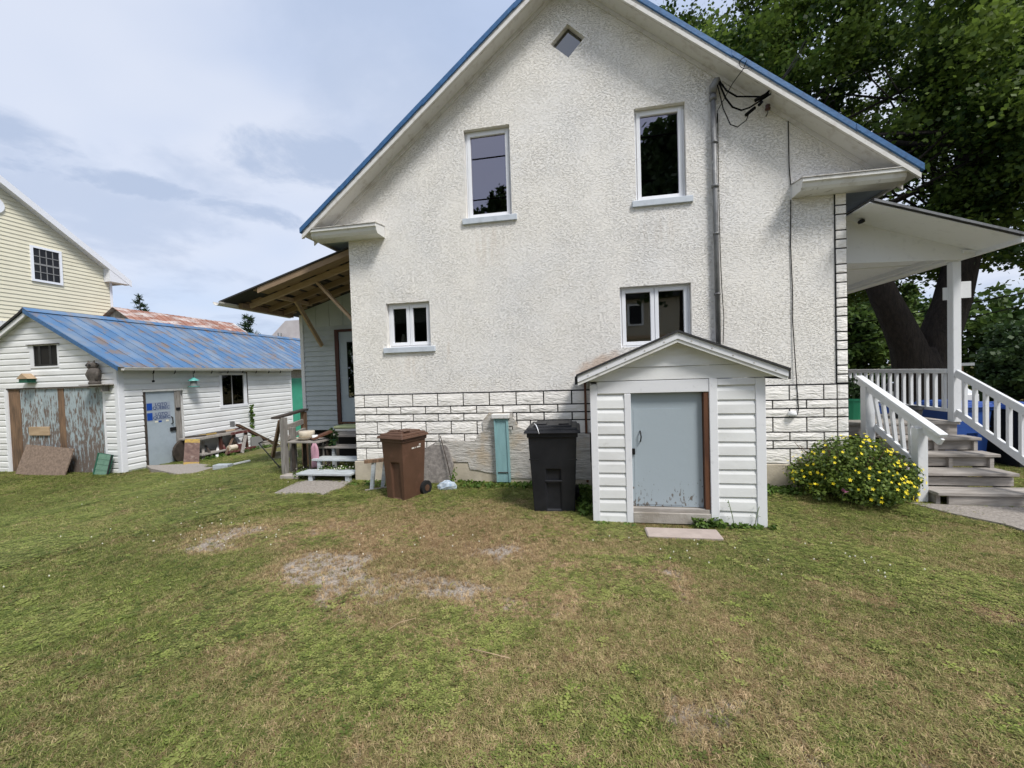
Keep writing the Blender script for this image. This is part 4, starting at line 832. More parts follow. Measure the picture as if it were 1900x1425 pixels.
# bench table by the steps with its clutter
tbl = thing('plank_table', 'low weathered plank table on grey posts beside the wooden steps', 'table', (-4.9, .5, 0))
box('table_top', -5.15, -4.55, .32, .72, .555, .59, 'wood_grey', tbl, bevel=.004); bar('leaning_board', (-4.70, .36, .62), (-4.50, .62, .72), .15, .03, 'wood_red', tbl)
for x, y in ((-5.08, .38), (-4.60, .66), (-5.08, .66), (-4.62, .38)): box('leg', x-.02, x+.02, y-.02, y+.02, -.03, .554, 'wood_dark', tbl)
for k in range(7): x = -5.02+k*.07; box('slat', x, x+.022, .60, .615, .0, .55, 'wood_grey_v' if k % 2 else 'wood_dark', tbl)
bw = thing('mixing_bowls', 'stack of cream enamel bowls on the plank table', 'bowls', (-4.88, .48, .591))
MB().add(*lathevf([(.09, .591), (.155, .635), (.16, .64), (.15, .64), (0, .61)], -4.9, .48, 18)).build('bowl', 'bowl_white', bw, smooth=True); MB().add(*lathevf([(.10, .641), (.125, .655), (.13, .74), (.125, .745), (0, .74)], -4.88, .48, 18)).build('bowl', 'bowl_white', bw, smooth=True)
MB().add(*lathevf([(.045, .592), (.05, .68), (.045, .68), (0, .66)], -4.68, .42, 12)).build('cup', 'siding_white', bw, smooth=True)
cv = []; cf = []
for j in range(7):
    for i in range(5): cv.append((-4.60+(.075-.05*abs(j-1 if j < 2 else 0)*.3)*(i-2)*(.55 if j == 0 else .75+.06*j)*.5, .29-.015*math.sin(i*2.2+j)*(j > 0), .56-j*.07))
for j in range(6):
    for i in range(4): a = j*5+i; cf.append((a, a+1, a+6, a+5))
ct = mk('pink_cloth', cv, cf, 'pink_cloth', None, smooth=True); tag(ct, 'pink cloth hanging from the edge of the plank table', 'cloth')
sm = ct.modifiers.new('thick', 'SOLIDIFY'); sm.thickness = .008
rl = thing('wooden_railing', 'old brown-grey wooden railing on two posts left of the steps', 'railing', (-5.3, .7, 0))
for (x, y, z1) in ((-5.22, .34, 1.0), (-5.22, .55, .80)): box('post', x-.045, x+.045, y-.045, y+.045, -.12, z1, 'wood_grey_v', rl, bevel=.006)
bar('post', (-5.36, 1.05, -.1), (-5.36, 1.05, 1.04), .08, .08, 'wood_brown', rl, up=(0, 1, 0)); bar('top_rail', (-5.29, .22, 1.005), (-5.37, 1.12, 1.075), .13, .035, 'wood_dark', rl)
bar('mid_rail', (-5.24, .36, .80), (-5.36, 1.05, .86), .04, .09, 'wood_grey', rl); bar('mid_rail', (-5.22, .36, .62), (-5.34, 1.05, .70), .04, .07, 'wood_grey', rl)
tr = thing('leaning_trestle', 'dark brown wooden trestle leaning against the old railing', 'trestle', (-5.7, .7, -.05))
bar('leg', (-5.86, .80, .22), (-5.42, .50, .92), .05, .07, 'wood_brown', tr); bar('leg', (-5.75, .95, .10), (-5.40, .62, .82), .05, .07, 'wood_brown', tr); bar('cross_piece', (-5.72, .82, .42), (-5.62, .84, .44), .25, .03, 'wood_grey', tr)
bar('cross_piece', (-5.88, .86, .24), (-5.40, .86, .27), .05, .12, 'wood_grey', tr)
mf = thing('folding_frame', 'black metal folding frame leaning against the grey railing post', 'metal frame', (-5.6, .5, 0))
tube('bar', [(-5.30, .30, .14), (-5.92, .55, .52), (-5.52, .85, .55), (-5.30, .42, .42)], .011, 'black_metal', mf); tube('bar', [(-5.92, .55, .52), (-5.85, .8, .60), (-5.60, .95, .60)], .006, 'black_metal', mf)
box('paving_block', -5.06, -4.72, .0, .18, -.08, .075, 'slab_concrete', None, bevel=.01); tag(bpy.data.objects['paving_block'], 'grey concrete block on the ground left of the lowest wooden step', 'block')
gs = prism('entry_slab', [(-4.50, -.86), (-3.60, -.80), (-3.70, -.02), (-4.62, -.05)], 'z', -.06, .022, 'gravel', None); tag(gs, 'gravelly concrete slab in front of the wooden steps', 'slab')
# ------------------------------------------------------------------ garage
GX, GY, GB = -10.42, 1.60, -0.40
ga = thing('clapboard_garage', 'long white clapboard garage with peeling blue metal roof and weathered double doors', 'garage', (-12.7, 5, -.35))
RXg, RZg, GL, GSL = -12.74, 3.47, -15.06, 0.545
def gr(x, d=0.0): return RZg+d-GSL*abs(x-RXg)
e = .1415; y = GY; ym_ = 'siding_white'; PR = .028
box('front_core', GL+.02, -13.70, y+.004, y+.08, GB, 1.66, ym_, ga); box('front_core', -10.84, GX-.02, y+.004, y+.08, GB, 1.66, ym_, ga)
prism('gable_core', [(GL, 1.66), (GX, 1.66), (GX, gr(GX, -.05)), (RXg, gr(RXg, -.05)), (GL, gr(GL, -.05))], 'y', y+.006, y+.08, ym_, ga)
zc = -.36
while zc < 1.64:
    lap('siding_board', '-y', y+.004, GL, -13.78, zc, min(zc+e, 1.655), ym_, ga, proud=PR); lap('siding_board', '-y', y+.004, -10.79, GX-.085, zc, min(zc+e, 1.655), ym_, ga, proud=PR); zc += e
zc = 1.665
while zc < gr(RXg)-.12:
    z1 = zc+e
    def xr(z): return min(GX-(0.085 if z < 2.0 else 0), RXg+max(.02, (RZg-.075-z)/GSL))
    def xl(z): return max(GL, RXg-max(.02, (RZg-.075-z)/GSL))
    if zc < 2.62 and z1 > 2.12:
        lap('siding_board', '-y', y+.004, xl(zc), -12.915, zc, z1, ym_, ga, b0=xl(z1), proud=PR); lap('siding_board', '-y', y+.004, -12.04, xr(zc), zc, z1, ym_, ga, b1=xr(z1), proud=PR)
    else: lap('siding_board', '-y', y+.004, xl(zc), xr(zc), zc, z1, ym_, ga, b0=xl(z1), b1=xr(z1), proud=PR)
    zc = z1
box('corner_board', GX-.085, GX+.002, y-.028, y+.09, GB, 2.06, 'trim_white', ga); box('corner_board', GX+.0025, GX+.018, y-.01, y+.10, GB, 2.02, 'trim_white', ga)
box('door_casing', -13.78, -13.69, y-.016, y+.01, GB, 1.66, 'trim_white', ga); box('door_casing', -10.86, -10.79, y-.016, y+.01, GB, 1.66, 'trim_white', ga)
box('door_head', -13.70, -10.85, y-.02, y+.01, 1.632, 1.664, 'wood_dark', ga)
# attic opening
aw = MB().box(-12.91, -12.80, y-.02, y+.012, 2.12, 2.66).box(-12.09, -12.04, y-.02, y+.012, 2.12, 2.66).box(-12.80, -12.09, y-.02, y+.012, 2.12, 2.16).build('attic_window', 'trim_white', ga)
box('opening_back', -12.80, -12.09, y-.004, y-.001, 2.16, 2.64, 'dark_void', aw)
for x in (-12.79, -12.66, -12.34, -12.12): box('mullion', x, x+(.07 if x > -12.7 and x < -12.2 else .028), y-.014, y-.006, 2.17, 2.64, 'bin_black', aw)
box('bottom_rail', -12.79, -12.09, y-.016, y-.005, 2.165, 2.20, 'bin_black', aw); box('drip_cap', -12.95, -12.0, y-.06, y+.0, 2.66, 2.675, 'wood_dark', aw)
# double doors of vertical planks
box('jamb_post', -13.69, -13.36, y+.01, y+.06, GB, 1.635, 'wood_brown', ga)
for nm, x0, x1, np_ in (('l', -13.35, -12.20, 7), ('r', -12.02, -10.87, 6)):
    ld = box('door_leaf', x0, x1, y+.045, y+.07, GB+.03, 1.63, 'wood_brown', ga); pw = (x1-x0)/np_
    for k in range(np_): box('plank', x0+k*pw+.003, x0+(k+1)*pw-.003, y+.02, y+.044, GB+.03+random.uniform(0, .02), 1.628, 'door_peel', ld, bevel=.003)
box('centre_post', -12.195, -12.025, y+.012, y+.05, GB+.03, 1.63, 'wood_brown', ga)
bx_ = box('name_board', -13.08, -12.49, y-.018, y+.019, .53, .735, 'lumber', ga, bevel=.004)
# long side
xw = GX; zc = -.44
box('side_core', xw-.12, xw-.05, y+.10, 7.1, -.62, 2.06, ym_, ga)
def side_runs(z0, z1):
    runs = [(1.70, 2.10), (3.09, 7.10)]
    if z0 > 1.53: runs = [(1.70, 7.10)]
    if z1 > .98 and z0 < 1.90: runs = [q for r_ in runs for q in ([(r_[0], 4.20), (5.16, r_[1])] if r_[1] > 5 else [r_])]
    return runs
while zc < 2.02:
    for a, b2 in side_runs(zc, zc+e): lap('siding_board', '+x', xw-.012, a, b2, zc, min(zc+e, 2.04), ym_, ga, proud=PR)
    zc += e
md = box('side_door', xw-.04, xw-.005, 2.165, 2.87, -.34, 1.475, 'door_blue_grey', ga)
box('side_door_jamb', xw-.035, xw+.02, 2.872, 3.02, -.36, 1.50, 'wood_grey_v', ga); box('side_door_jamb', xw-.035, xw+.012, 2.105, 2.163, -.34, 1.50, 'wood_dark', ga)
box('side_door_head', xw-.02, xw+.035, 2.10, 3.09, 1.478, 1.53, 'white_worn', ga); box('side_door_sill', xw-.03, xw+.06, 2.08, 3.06, -.40, -.342, 'wood_grey', ga)
tube('pull', [(xw-.004, 2.77, .82), (xw+.035, 2.775, .80), (xw+.035, 2.775, .66), (xw-.004, 2.77, .64)], .012, 'black_metal', md, n=6); box('hasp', xw-.004, xw+.03, 2.72, 2.86, .46, .55, 'black_metal', md); box('hasp', xw+.021, xw+.04, 2.88, 2.98, .98, 1.04, 'black_metal', ga)
# two stickers with lettering on the side door
def lettering(txt, size, origin, m, parent, name='lettering'):
    cu = bpy.data.curves.new('t', 'FONT'); cu.body = txt; cu.size = size; cu.extrude = 0.0008; cu.align_x = 'CENTER'; cu.align_y = 'CENTER'; cu.space_line = .80; cu.offset = size*.012
    ob = bpy.data.objects.new('t', cu); col.objects.link(ob); dg = bpy.context.evaluated_depsgraph_get(); dg.update()
    me = bpy.data.meshes.new_from_object(ob.evaluated_get(dg)); bpy.data.objects.remove(ob); bpy.data.curves.remove(cu)
    return me
for zc_, h in ((1.11, .17), (.87, .18)):
    s_ = box('sticker', xw-.0045, xw-.002, 2.18, 2.755, zc_-h/2-.015, zc_+h/2+.015, 'sticker_grey', md); box('sticker_logo', xw-.0015, xw+.0005, 2.185, 2.31, zc_-h/2, zc_+h/2, 'sticker_blue', s_)
    for txt, dz in (('LOTO', .042), ('QUÉBEC', -.042)):
        me = lettering(txt, .105, None, None, None)
        o = link_mesh('lettering', me, 'letter_blue', s_, Vector((xw-.0005, 2.53, zc_+dz))); o.rotation_euler = (R(90), 0, R(90)); o.scale = (1.05, 1, 1)
for yy, m_ in ((2.36, 'petal_white'), (2.45, 'sticker_blue'), (2.63, 'petal_white')): box('paper_scrap', xw-.004, xw-.001, yy, yy+.075, .715, .755, m_, md, bevel=.0005)
# side window
sw = MB().box(xw-.01, xw+.022, 4.20, 4.28, .93, 1.90).box(xw-.01, xw+.022, 5.05, 5.16, .93, 1.90).box(xw-.01, xw+.022, 4.28, 5.05, 1.86, 1.92).box(xw-.01, xw+.03, 4.18, 5.18, .90, .985).build('side_window', 'trim_white', ga)
box('pane', xw-.012, xw-.006, 4.28, 5.05, .985, 1.86, 'glass_dark', sw); box('window_back', xw-.03, xw-.02, 4.28, 5.05, .985, 1.86, 'dark_void', sw); box('window_jamb', xw+.0, xw+.02, 5.165, 5.20, .93, 1.95, 'wood_dark', sw)
box('window_bar', xw-.0055, xw-.001, 4.62, 4.65, .985, 1.86, 'curtain', sw)
# rear bay with a green door
box('rear_core', xw-.30, xw-.12, 7.1, 11.0, -.6, 2.05, ym_, ga); box('green_door', xw-.119, xw-.09, 7.18, 8.2, -.5, 1.72, 'green_paint', ga); box('rear_panel', xw-.118, xw-.09, 7.12, 8.4, 1.74, 2.03, 'wood_grey', ga)
box('corner_board', xw-.11, xw+.014, 7.102, 7.15, -.55, 2.04, 'trim_white', ga)
# roof in separate sheets with raised seams
RE = GX+.27; RL = GL-.27; W_ = .30; ny_ = int(9.4/W_)
for sgn, xe in ((1, RE), (-1, RL)):
    for k in range(ny_ if sgn > 0 else 10):
        wd = W_ if sgn > 0 else .95; y0 = 1.42+k*wd; y1 = y0+wd-.002; nseg = 3; mb = MB()
        for a, b2, hh in ((y0, y0+.016, .013), (y0+.016, y1, .003)):
            mb.add(*prismvf([(RXg, gr(RXg)+.0), (xe, gr(xe)+.0), (xe, gr(xe)+hh), (RXg, gr(RXg)+hh)], 'y', a, b2))
        mb.build('roof_sheet', 'roof_blue_rust', ga)
for k in range(5): y0 = 1.40+k*1.9; prism('ridge_cap', [(RXg-.13, gr(RXg+.13)+.028), (RXg, RZg+.03), (RXg+.13, gr(RXg+.13)+.028), (RXg, RZg+.055)], 'y', y0, y0+1.92, 'roof_blue_rust', ga)
prism('roof_deck', [(RL+.04, gr(RL+.04)-.03), (RXg, RZg-.03), (RE-.04, gr(RE-.04)-.03), (RE-.04, gr(RE-.04)-.004), (RXg, RZg-.004), (RL+.04, gr(RL+.04)-.004)], 'y', 1.46, 10.8, 'wood_grey', ga)
prism('rake_trim', [(RXg, RZg-.085), (RE-.01, gr(RE-.01)-.085), (RE-.01, gr(RE-.01)+.012), (RXg, RZg+.012)], 'y', 1.40, 1.415, 'roof_blue', ga)
prism('rake_board', [(RXg, RZg-.14), (RL, gr(RL)-.14), (RL, gr(RL)-.03), (RXg, RZg-.03)], 'y', 1.44, 1.465, 'siding_white', ga); prism('rake_trim', [(RXg, RZg-.03), (RL, gr(RL)-.03), (RL, gr(RL)+.02), (RXg, RZg+.02)], 'y', 1.40, 1.416, 'bin_black', ga)
prism('rake_soffit', [(RL, gr(RL)-.06), (RXg, RZg-.06), (RXg, RZg-.035), (RL, gr(RL)-.035)], 'y', 1.466, 1.60, 'siding_white', ga)
ge = prism('gutter', [(RE-.04, 1.985), (RE+.05, 1.985), (RE+.075, 2.045), (RE+.065, 2.05), (RE+.04, 1.995), (RE-.03, 1.995), (RE-.03, 2.05), (RE-.04, 2.05)], 'y', 1.50, 6.85, 'gutter_white', ga)
for k in range(9): yy = 2.2+k*.52; tube('gutter_hook', [(RE-.02, yy, 1.984), (RE-.03, yy, 1.93), (RE-.06, yy, 1.91)], .012, 'black_metal', ga, n=5)
tube('hanging_cord', [(RE-.12, 2.26, 2.0), (RE-.12, 2.255, 1.84), (RE-.12, 2.25, 1.74)], .006, 'black_metal', ga, n=5); MB().add(*lathevf([(0, 1.70), (.028, 1.71), (.028, 1.745), (0, 1.76)], RE-.12, 2.25, 8)).build('hanging_bulb', 'black_metal', ga)
# objects on the garage
ow = thing('owl_decoy', 'dark plastic owl decoy perched on the garage shelf', 'owl decoy', (-10.93, 1.50, 1.70))
MB().add(*lathevf([(.115, 1.697), (.125, 1.73), (.10, 1.768), (.098, 1.78), (.12, 1.86), (.138, 1.95), (.128, 2.02), (.09, 2.06)], -10.92, 1.49, 14, .8)).build('owl_body', 'owl', ow, smooth=True)
hd_ = MB().add(*lathevf([(.085, 2.05), (.104, 2.085), (.110, 2.13), (.10, 2.175), (.06, 2.19)], -10.95, 1.48, 14, .8)).build('owl_head', 'owl', ow, smooth=True)
for s in (-1, 1): MB().add(*tubevf([(-10.92+s*.125, 1.47, 2.02), (-10.92+s*.14, 1.45, 1.92), (-10.92+s*.09, 1.46, 1.80), (-10.92+s*.05, 1.50, 1.74)], [.02, .036, .03, .01], 8)).build('wing', 'owl', ow, smooth=True)
for s in (-1, 1): MB().add(*tubevf([(-10.95+s*.06, 1.47, 2.16), (-10.95+s*.088, 1.465, 2.235)], .034, 6, .004)).build('ear_tuft', 'owl', hd_)
for s in (-1, 1): MB().add(*tubevf([(-10.95+s*.042, 1.405, 2.125), (-10.95+s*.042, 1.392, 2.125)], .026, 8)).build('eye', 'bin_black', hd_)
sf = thing('wall_shelf', 'short grey wooden shelf on a bracket above the garage door corner', 'shelf', (-10.85, 1.5, 1.66)); box('shelf_board', -11.2, -10.50, 1.37, 1.58, 1.672, 1.695, 'wood_grey', sf); MB().box(-10.68, -10.64, 1.42, 1.578, 1.53, 1.671).build('bracket', 'wood_grey_v', sf)
bh = thing('birdhouse', 'tiny green birdhouse with brown roof above the garage double doors', 'birdhouse', (-12.89, 1.5, 1.80))
box('birdhouse_body', -13.01, -12.77, 1.42, 1.575, 1.80, 1.89, 'bird_green', bh); prism('birdhouse_roof', [(-13.06, 1.875), (-12.72, 1.875), (-12.89, 2.00)], 'y', 1.40, 1.576, 'lumber', bh); prism('perch_base', [(-13.05, 1.785), (-12.73, 1.785), (-12.73, 1.80), (-13.05, 1.80)], 'y', 1.40, 1.578, 'bird_green', bh)
fd = thing('bird_feeder', 'small teal lantern bird feeder hanging under the garage gutter', 'bird feeder', (-10.22, 3.24, 1.56))
tube('hanger', [(-10.22, 3.24, 1.80), (-10.22, 3.24, 1.98)], .006, 'black_metal', fd, n=5); MB().add(*lathevf([(.13, 1.715), (.12, 1.735), (.05, 1.78), (.02, 1.80), (0, 1.80)], -10.22, 3.24, 12)).build('feeder_roof', 'feeder_teal', fd); MB().add(*lathevf([(.075, 1.575), (.075, 1.715)], -10.22, 3.24, 12)).build('feeder_jar', 'curtain', fd); MB().add(*lathevf([(.13, 1.555), (.135, 1.575), (.08, 1.576)], -10.22, 3.24, 12)).build('feeder_tray', 'feeder_teal', fd)
# things leaning on the garage front
ob = MB().add(transform(boxvf(-.70, .70, -.012, .012, 0, .68)[0], Matrix.Translation((-12.36, 1.30, -.36)) @ Matrix.Rotation(R(4), 4, 'Y') @ Matrix.Rotation(R(-17), 4, 'X')), BOXF).build('particle_board', 'osb', None); tag(ob, 'brown particle board leaning against the garage double doors', 'board')
sg = thing('shingled_shutter', 'small green shingled panel leaning at the garage corner', 'panel', (-10.80, 1.45, -.36))
Mt = Matrix.Translation((-10.80, 1.42, -.37)) @ Matrix.Rotation(R(7), 4, 'Y') @ Matrix.Rotation(R(-10), 4, 'X')
MB().add(transform(boxvf(-.20, .20, -.01, .012, 0, .50)[0], Mt), BOXF).build('panel_back', 'bird_green', sg)
for k in range(4): MB().add(transform([(-.165, -.014-.006, .02+k*.118), (.165, -.020, .02+k*.118), (.165, -.008, .02+k*.118), (-.165, -.008, .02+k*.118), (-.165, -.012, .135+k*.118), (.165, -.012, .135+k*.118), (.165, -.0105, .135+k*.118), (-.165, -.0105, .135+k*.118)], Mt), BOXF).build('shingle', 'shingle_green', sg)
for s in (-1, 1): MB().add(transform(boxvf(s*.185-.018, s*.185+.018, -.022, -.0101, 0, .50)[0], Mt), BOXF).build('panel_edge', 'bird_green' if s < 0 else 'bin_black', sg)
# junk along the garage side
yb = thing('ramp_board', 'brown plank with yellow painted ends leaning by the garage side door', 'board', (-9.5, 2.4, -.3))
P0, P1 = Vector((-9.33, 2.26, G(-9.3, 2.2)+.0)), Vector((-9.80, 2.75, .235)); bar('plank', P0.lerp(P1, .14), P0.lerp(P1, .86), .30, .04, 'board_brown', yb, up=(1, -.6, 1)); bar('yellow_end', P0, P0.lerp(P1, .139), .302, .042, 'yellow_paint', yb, up=(1, -.6, 1)); bar('yellow_end', P0.lerp(P1, .861), P1, .302, .042, 'yellow_paint', yb, up=(1, -.6, 1))
wb = thing('workbench', 'low wooden workbench with yellow strips along the garage wall', 'workbench', (-10.0, 3.6, -.35)); gz_ = G(-10, 3.6)
box('bench_top', -10.33, -9.85, 2.85, 4.55, .20, .245, 'wood_grey', wb, bevel=.005); box('front_strip', -9.849, -9.82, 2.9, 3.9, .19, .245, 'wood_grey', wb); box('front_strip', -9.849, -9.82, 3.9, 4.6, .17, .24, 'red_paint', wb)
for k in range(5): y0_ = 2.95+k*.30; bar('top_plank', (-10.25+.1*(k % 2), y0_, .262), (-9.95, y0_+.33, .27+.008*k), .09, .03, ('wood_dark', 'yellow_paint', 'wood_dark', 'lumber', 'red_paint')[k], wb)
for x, y_ in ((-9.9, 2.9), (-9.9, 3.65), (-9.9, 4.5), (-10.3, 2.9), (-10.3, 4.5)): box('leg', x-.03, x+.03, y_-.03, y_+.03, gz_-.05, .199, 'wood_maroon' if y_ > 3 else 'wood_dark', wb)
box('back_board', -10.39, -10.36, 3.0, 4.6, -.1, .16, 'siding_white', wb); box('lower_shelf', -10.3, -9.75, 2.95, 3.75, -.22, -.19, 'wood_grey', wb)
box('lower_rail', -9.72, -9.66, 3.6, 4.6, -.30, -.25, 'red_paint', wb)
sp = thing('scrap_lumber', 'messy heap of loose scrap boards leaning on the low workbench', 'lumber', (-9.9, 3.6, -.3)); rb = random.Random(21)
for k in range(11):
    ya = 3.0+k*.145; a_ = Vector((-9.70+rb.uniform(-.12, .12), ya, G(-9.7, ya)+.01)); b_ = a_+Vector((-.45+rb.uniform(-.1, .12), rb.uniform(-.5, .9), .42+rb.uniform(-.2, .22)))
    bar('board', a_, b_, rb.uniform(.05, .12), .025, ('wood_grey', 'wood_dark', 'siding_white', 'wood_brown', 'wood_grey', 'red_paint', 'lumber')[k % 7], sp, up=(1, rb.uniform(-.4, .4), .6))
pc = MB().add(*tubevf([(-9.72, 3.72, -.16), (-9.72, 3.95, -.165)], .075, 12)).build('paint_can', 'bowl_white', None); tag(pc, 'white can lying on the lower shelf of the workbench', 'can')
jr = MB().add(*boxvf(-10.1, -9.85, 4.15, 4.4, -.42, -.14)).build('crate', 'red_paint', None, bevel=.01); tag(jr, 'dark red crate under the low workbench', 'crate')
dk = MB().add(*tubevf([(-10.33, 2.98, -.1), (-10.26, 2.98, -.1)], .32, 20)).build('wheel_disc', 'wood_dark', None); tag(dk, 'dark round wheel disc standing behind the brown and yellow plank', 'wheel')
wbd = thing('fallen_gutter', 'long white gutter length sloping from the workbench to the grass', 'gutter', (-9.9, 5, -.4)); bar('trough', (-9.98, 4.30, .46), (-9.70, 5.50, G(-9.85, 5.5)+.05), .22, .035, 'siding_white', wbd); bar('lip', (-9.99, 4.32, .405), (-9.71, 5.48, G(-9.8, 5.5)+.0), .19, .05, 'wood_brown', wbd); box('end_cap', -10.16, -10.04, 4.24, 4.285, .36, .52, 'grey_metal', wbd)
lb = MB().add(*boxvf(-9.80, -9.76, 4.55, 4.95, -.46, .0)).build('fibre_board', 'curtain', None); tag(lb, 'pale grey board standing in the grass under the sloping gutter', 'board')
cb = MB().box(-9.98, -9.70, 5.0, 5.4, -.5, -.18).build('concrete_block', 'slab_concrete', None, bevel=.01); tag(cb, 'grey concrete block at the garage wall under the sloping gutter', 'block')
cb2 = thing('cinder_blocks', 'pale blue-grey block with a white strip lying on the lawn before the garage', 'block', (-7.8, 1.7, -.2)); g8 = G(-7.8, 1.7)
MB().add(*rotz(*boxvf(-7.95, -7.62, 1.52, 1.70, g8, g8+.10), R(8), (-7.8, 1.6, 0))).build('block', 'wood_paintgrey', cb2, bevel=.006); bar('white_strip', (-7.62, 1.72, g8+.08), (-7.52, 2.05, g8+.09), .05, .03, 'siding_white', cb2)
gsl = prism('gravel_apron', [(-10.35, 2.05), (-9.2, 2.3), (-7.85, 1.95), (-7.5, 1.1), (-8.6, 1.30), (-9.85, 1.75)], 'z', -.40, -.262, 'gravel', None); tag(gsl, 'gravel apron in the grass before the garage side door', 'gravel')
# climbing plant and yard plants
def stalk(name, label, cat, x, y, h, nleaf, ls, lean=0.0, m='leaf_weed', rr=.06, group=None):
    t = thing(name, label, cat, (x, y, G(x, y)), group); z0 = G(x, y)
    tube('stem', [(x, y, z0-.02), (x+lean*.4, y, z0+h*.5), (x+lean, y, z0+h)], .0035, 'stem', t, n=5)
    leafcloud('foliage', [(x+lean*t_, y, z0+h*t_, rr, h*.09) for t_ in np.linspace(.15, 1, 9)], nleaf, ls, m, t, seed=int(abs(x*31+y*17))); return t
stalk('climbing_plant', 'tall thin leafy plant growing up against the garage siding', 'plant', -10.28, 5.17, 1.25, 130, .09)
# ------------------------------------------------------------------ buildings behind the garage
YX = -18.0; yh = thing('yellow_house', 'pale yellow sided house with white trim and a multi-pane window behind the garage', 'house', (YX-3, 1, -.5))
def yr(y): return 10.86-.685*abs(y-0.0)
prism('wall', [(-7.0, -.6), (7.09, -.6), (7.09, yr(7.09)), (0, yr(0)), (-7, yr(7))], 'x', YX-8, YX-.012, 'siding_yellow', yh)
mb = MB(); c = .129; z = 3.80
while z < 10.6:                                   # courses below ten pixels, one lapped surface
    yt = min(7.02, max(.02, (10.80-z)/.685)); mb.add([(YX-.012, 0, z+c), (YX+.008, 0, z), (YX-.012, 0, z), (YX-.012, yt, z+c), (YX+.008, yt, z), (YX-.012, yt, z)], [(0, 1, 4, 3), (1, 2, 5, 4), (3, 4, 5)]); z += c
stuff(mb.build('siding', 'siding_yellow', yh))
box('corner_board', YX-.01, YX+.02, 7.03, 7.11, -.5, 5.95, 'trim_white', yh); box('belt_trim', YX-.01, YX+.10, -1.0, 7.02, 3.60, 3.79, 'white_worn', yh); box('lower_wall', YX-.01, YX+.01, -1, 7.02, -.5, 3.59, 'siding_yellow', yh)
prism('roof', [(0, yr(0)+.02), (7.62, yr(7.62)+.02), (7.62, yr(7.62)+.14), (0, yr(0)+.14)], 'x', YX-8, YX+.28, 'roof_pale', yh); prism('roof', [(0, yr(0)+.02), (-7.62, yr(7.62)+.02), (-7.62, yr(7.62)+.14), (0, yr(0)+.14)], 'x', YX-8, YX+.28, 'roof_pale', yh)
prism('rake_fascia', [(0, yr(0)-.10), (7.60, yr(7.60)-.10), (7.60, yr(7.60)+.13), (0, yr(0)+.13)], 'x', YX+.281, YX+.31, 'trim_white', yh); prism('rake_soffit', [(0, yr(0)-.05), (7.2, yr(7.2)-.05), (7.2, yr(7.2)+.015), (0, yr(0)+.015)], 'x', YX+.0, YX+.28, 'trim_white', yh)
prism('eave_return', [(6.85, 5.62), (7.60, 5.62), (7.60, 5.69), (6.85, yr(6.85)-.05)], 'x', YX+.0, YX+.30, 'trim_white', yh)
wf = MB().box(YX, YX+.05, 4.73, 4.80, 5.21, 6.39).box(YX, YX+.05, 5.49, 5.56, 5.21, 6.39).box(YX, YX+.05, 4.80, 5.49, 6.32, 6.39).box(YX, YX+.05, 4.80, 5.49, 5.21, 5.28).build('window', 'pvc', yh)
box('pane', YX+.012, YX+.02, 4.80, 5.49, 5.28, 6.32, 'bin_black', wf)
for k in (1, 2, 3): yy = 4.80+.1725*k; box('muntin', YX+.021, YX+.028, yy-.012, yy+.012, 5.28, 6.32, 'curtain', wf)
for k in (1, 2, 3): zz_ = 5.28+.26*k; hh = .028 if k == 2 else .012; box('muntin', YX+.029, YX+.036, 4.80, 5.49, zz_-hh, zz_+hh, 'curtain', wf)
MB().add(*tubevf([(YX+.0, 3.90, 7.40), (YX+.05, 3.90, 7.40)], .27, 20)).build('round_vent', 'pvc', yh)
bn = thing('rusty_roof_barn', 'low outbuilding with rust streaked metal roof between the garage and yellow house', 'barn', (-17, 9, -.5))
prism('wall', [(-18.0, -.6), (-15.75, -.6), (-15.75, 3.65), (-17.0, 4.45), (-18.0, 3.8)], 'y', 6.5, 11.6, 'wood_grey_v', bn)
for k in range(21):
    y0 = 6.35+k*.25; mb = MB()
    for a, b2, h in ((y0, y0+.035, .02), (y0+.035, y0+.249, .003)): mb.add(*prismvf([(-17.0, 4.53), (-15.6, 3.60), (-15.6, 3.60+h), (-17.0, 4.53+h)], 'y', a, b2))
    mb.build('roof_sheet', 'roof_rust', bn)
prism('roof_back', [(-17.0, 4.52), (-18.1, 3.8), (-18.1, 3.82), (-17.0, 4.54)], 'y', 6.35, 11.6, 'roof_rust', bn); prism('verge_board', [(-17, 4.40), (-15.58, 3.47), (-15.58, 3.6), (-17, 4.53)], 'y', 11.61, 11.66, 'white_worn', bn)
fh = thing('pale_roof_house', 'distant house with a pale pinkish metal roof beyond the garage', 'house', (-19, 19, -.6)); prism('wall', [(-20.6, -.8), (-14, -.8), (-14, 4.2), (-20.6, 4.2)], 'y', 18.2, 24, 'siding_white', fh)
prism('roof', [(-21.0, 4.10), (-13.6, 4.10), (-14.3, 5.55), (-19.3, 5.55)], 'y', 18.1, 18.3, 'roof_pale', fh); mk('roof_slope', [(-21.0, 17.7, 4.12), (-13.6, 17.7, 4.12), (-14.6, 20.5, 5.75), (-19.0, 20.5, 5.75)], [(0, 1, 2, 3)], 'roof_pale', fh); tube('roof_pipe', [(-19.6, 17.9, 4.2), (-19.6, 17.9, 4.75)], .12, 'grey_metal', fh)
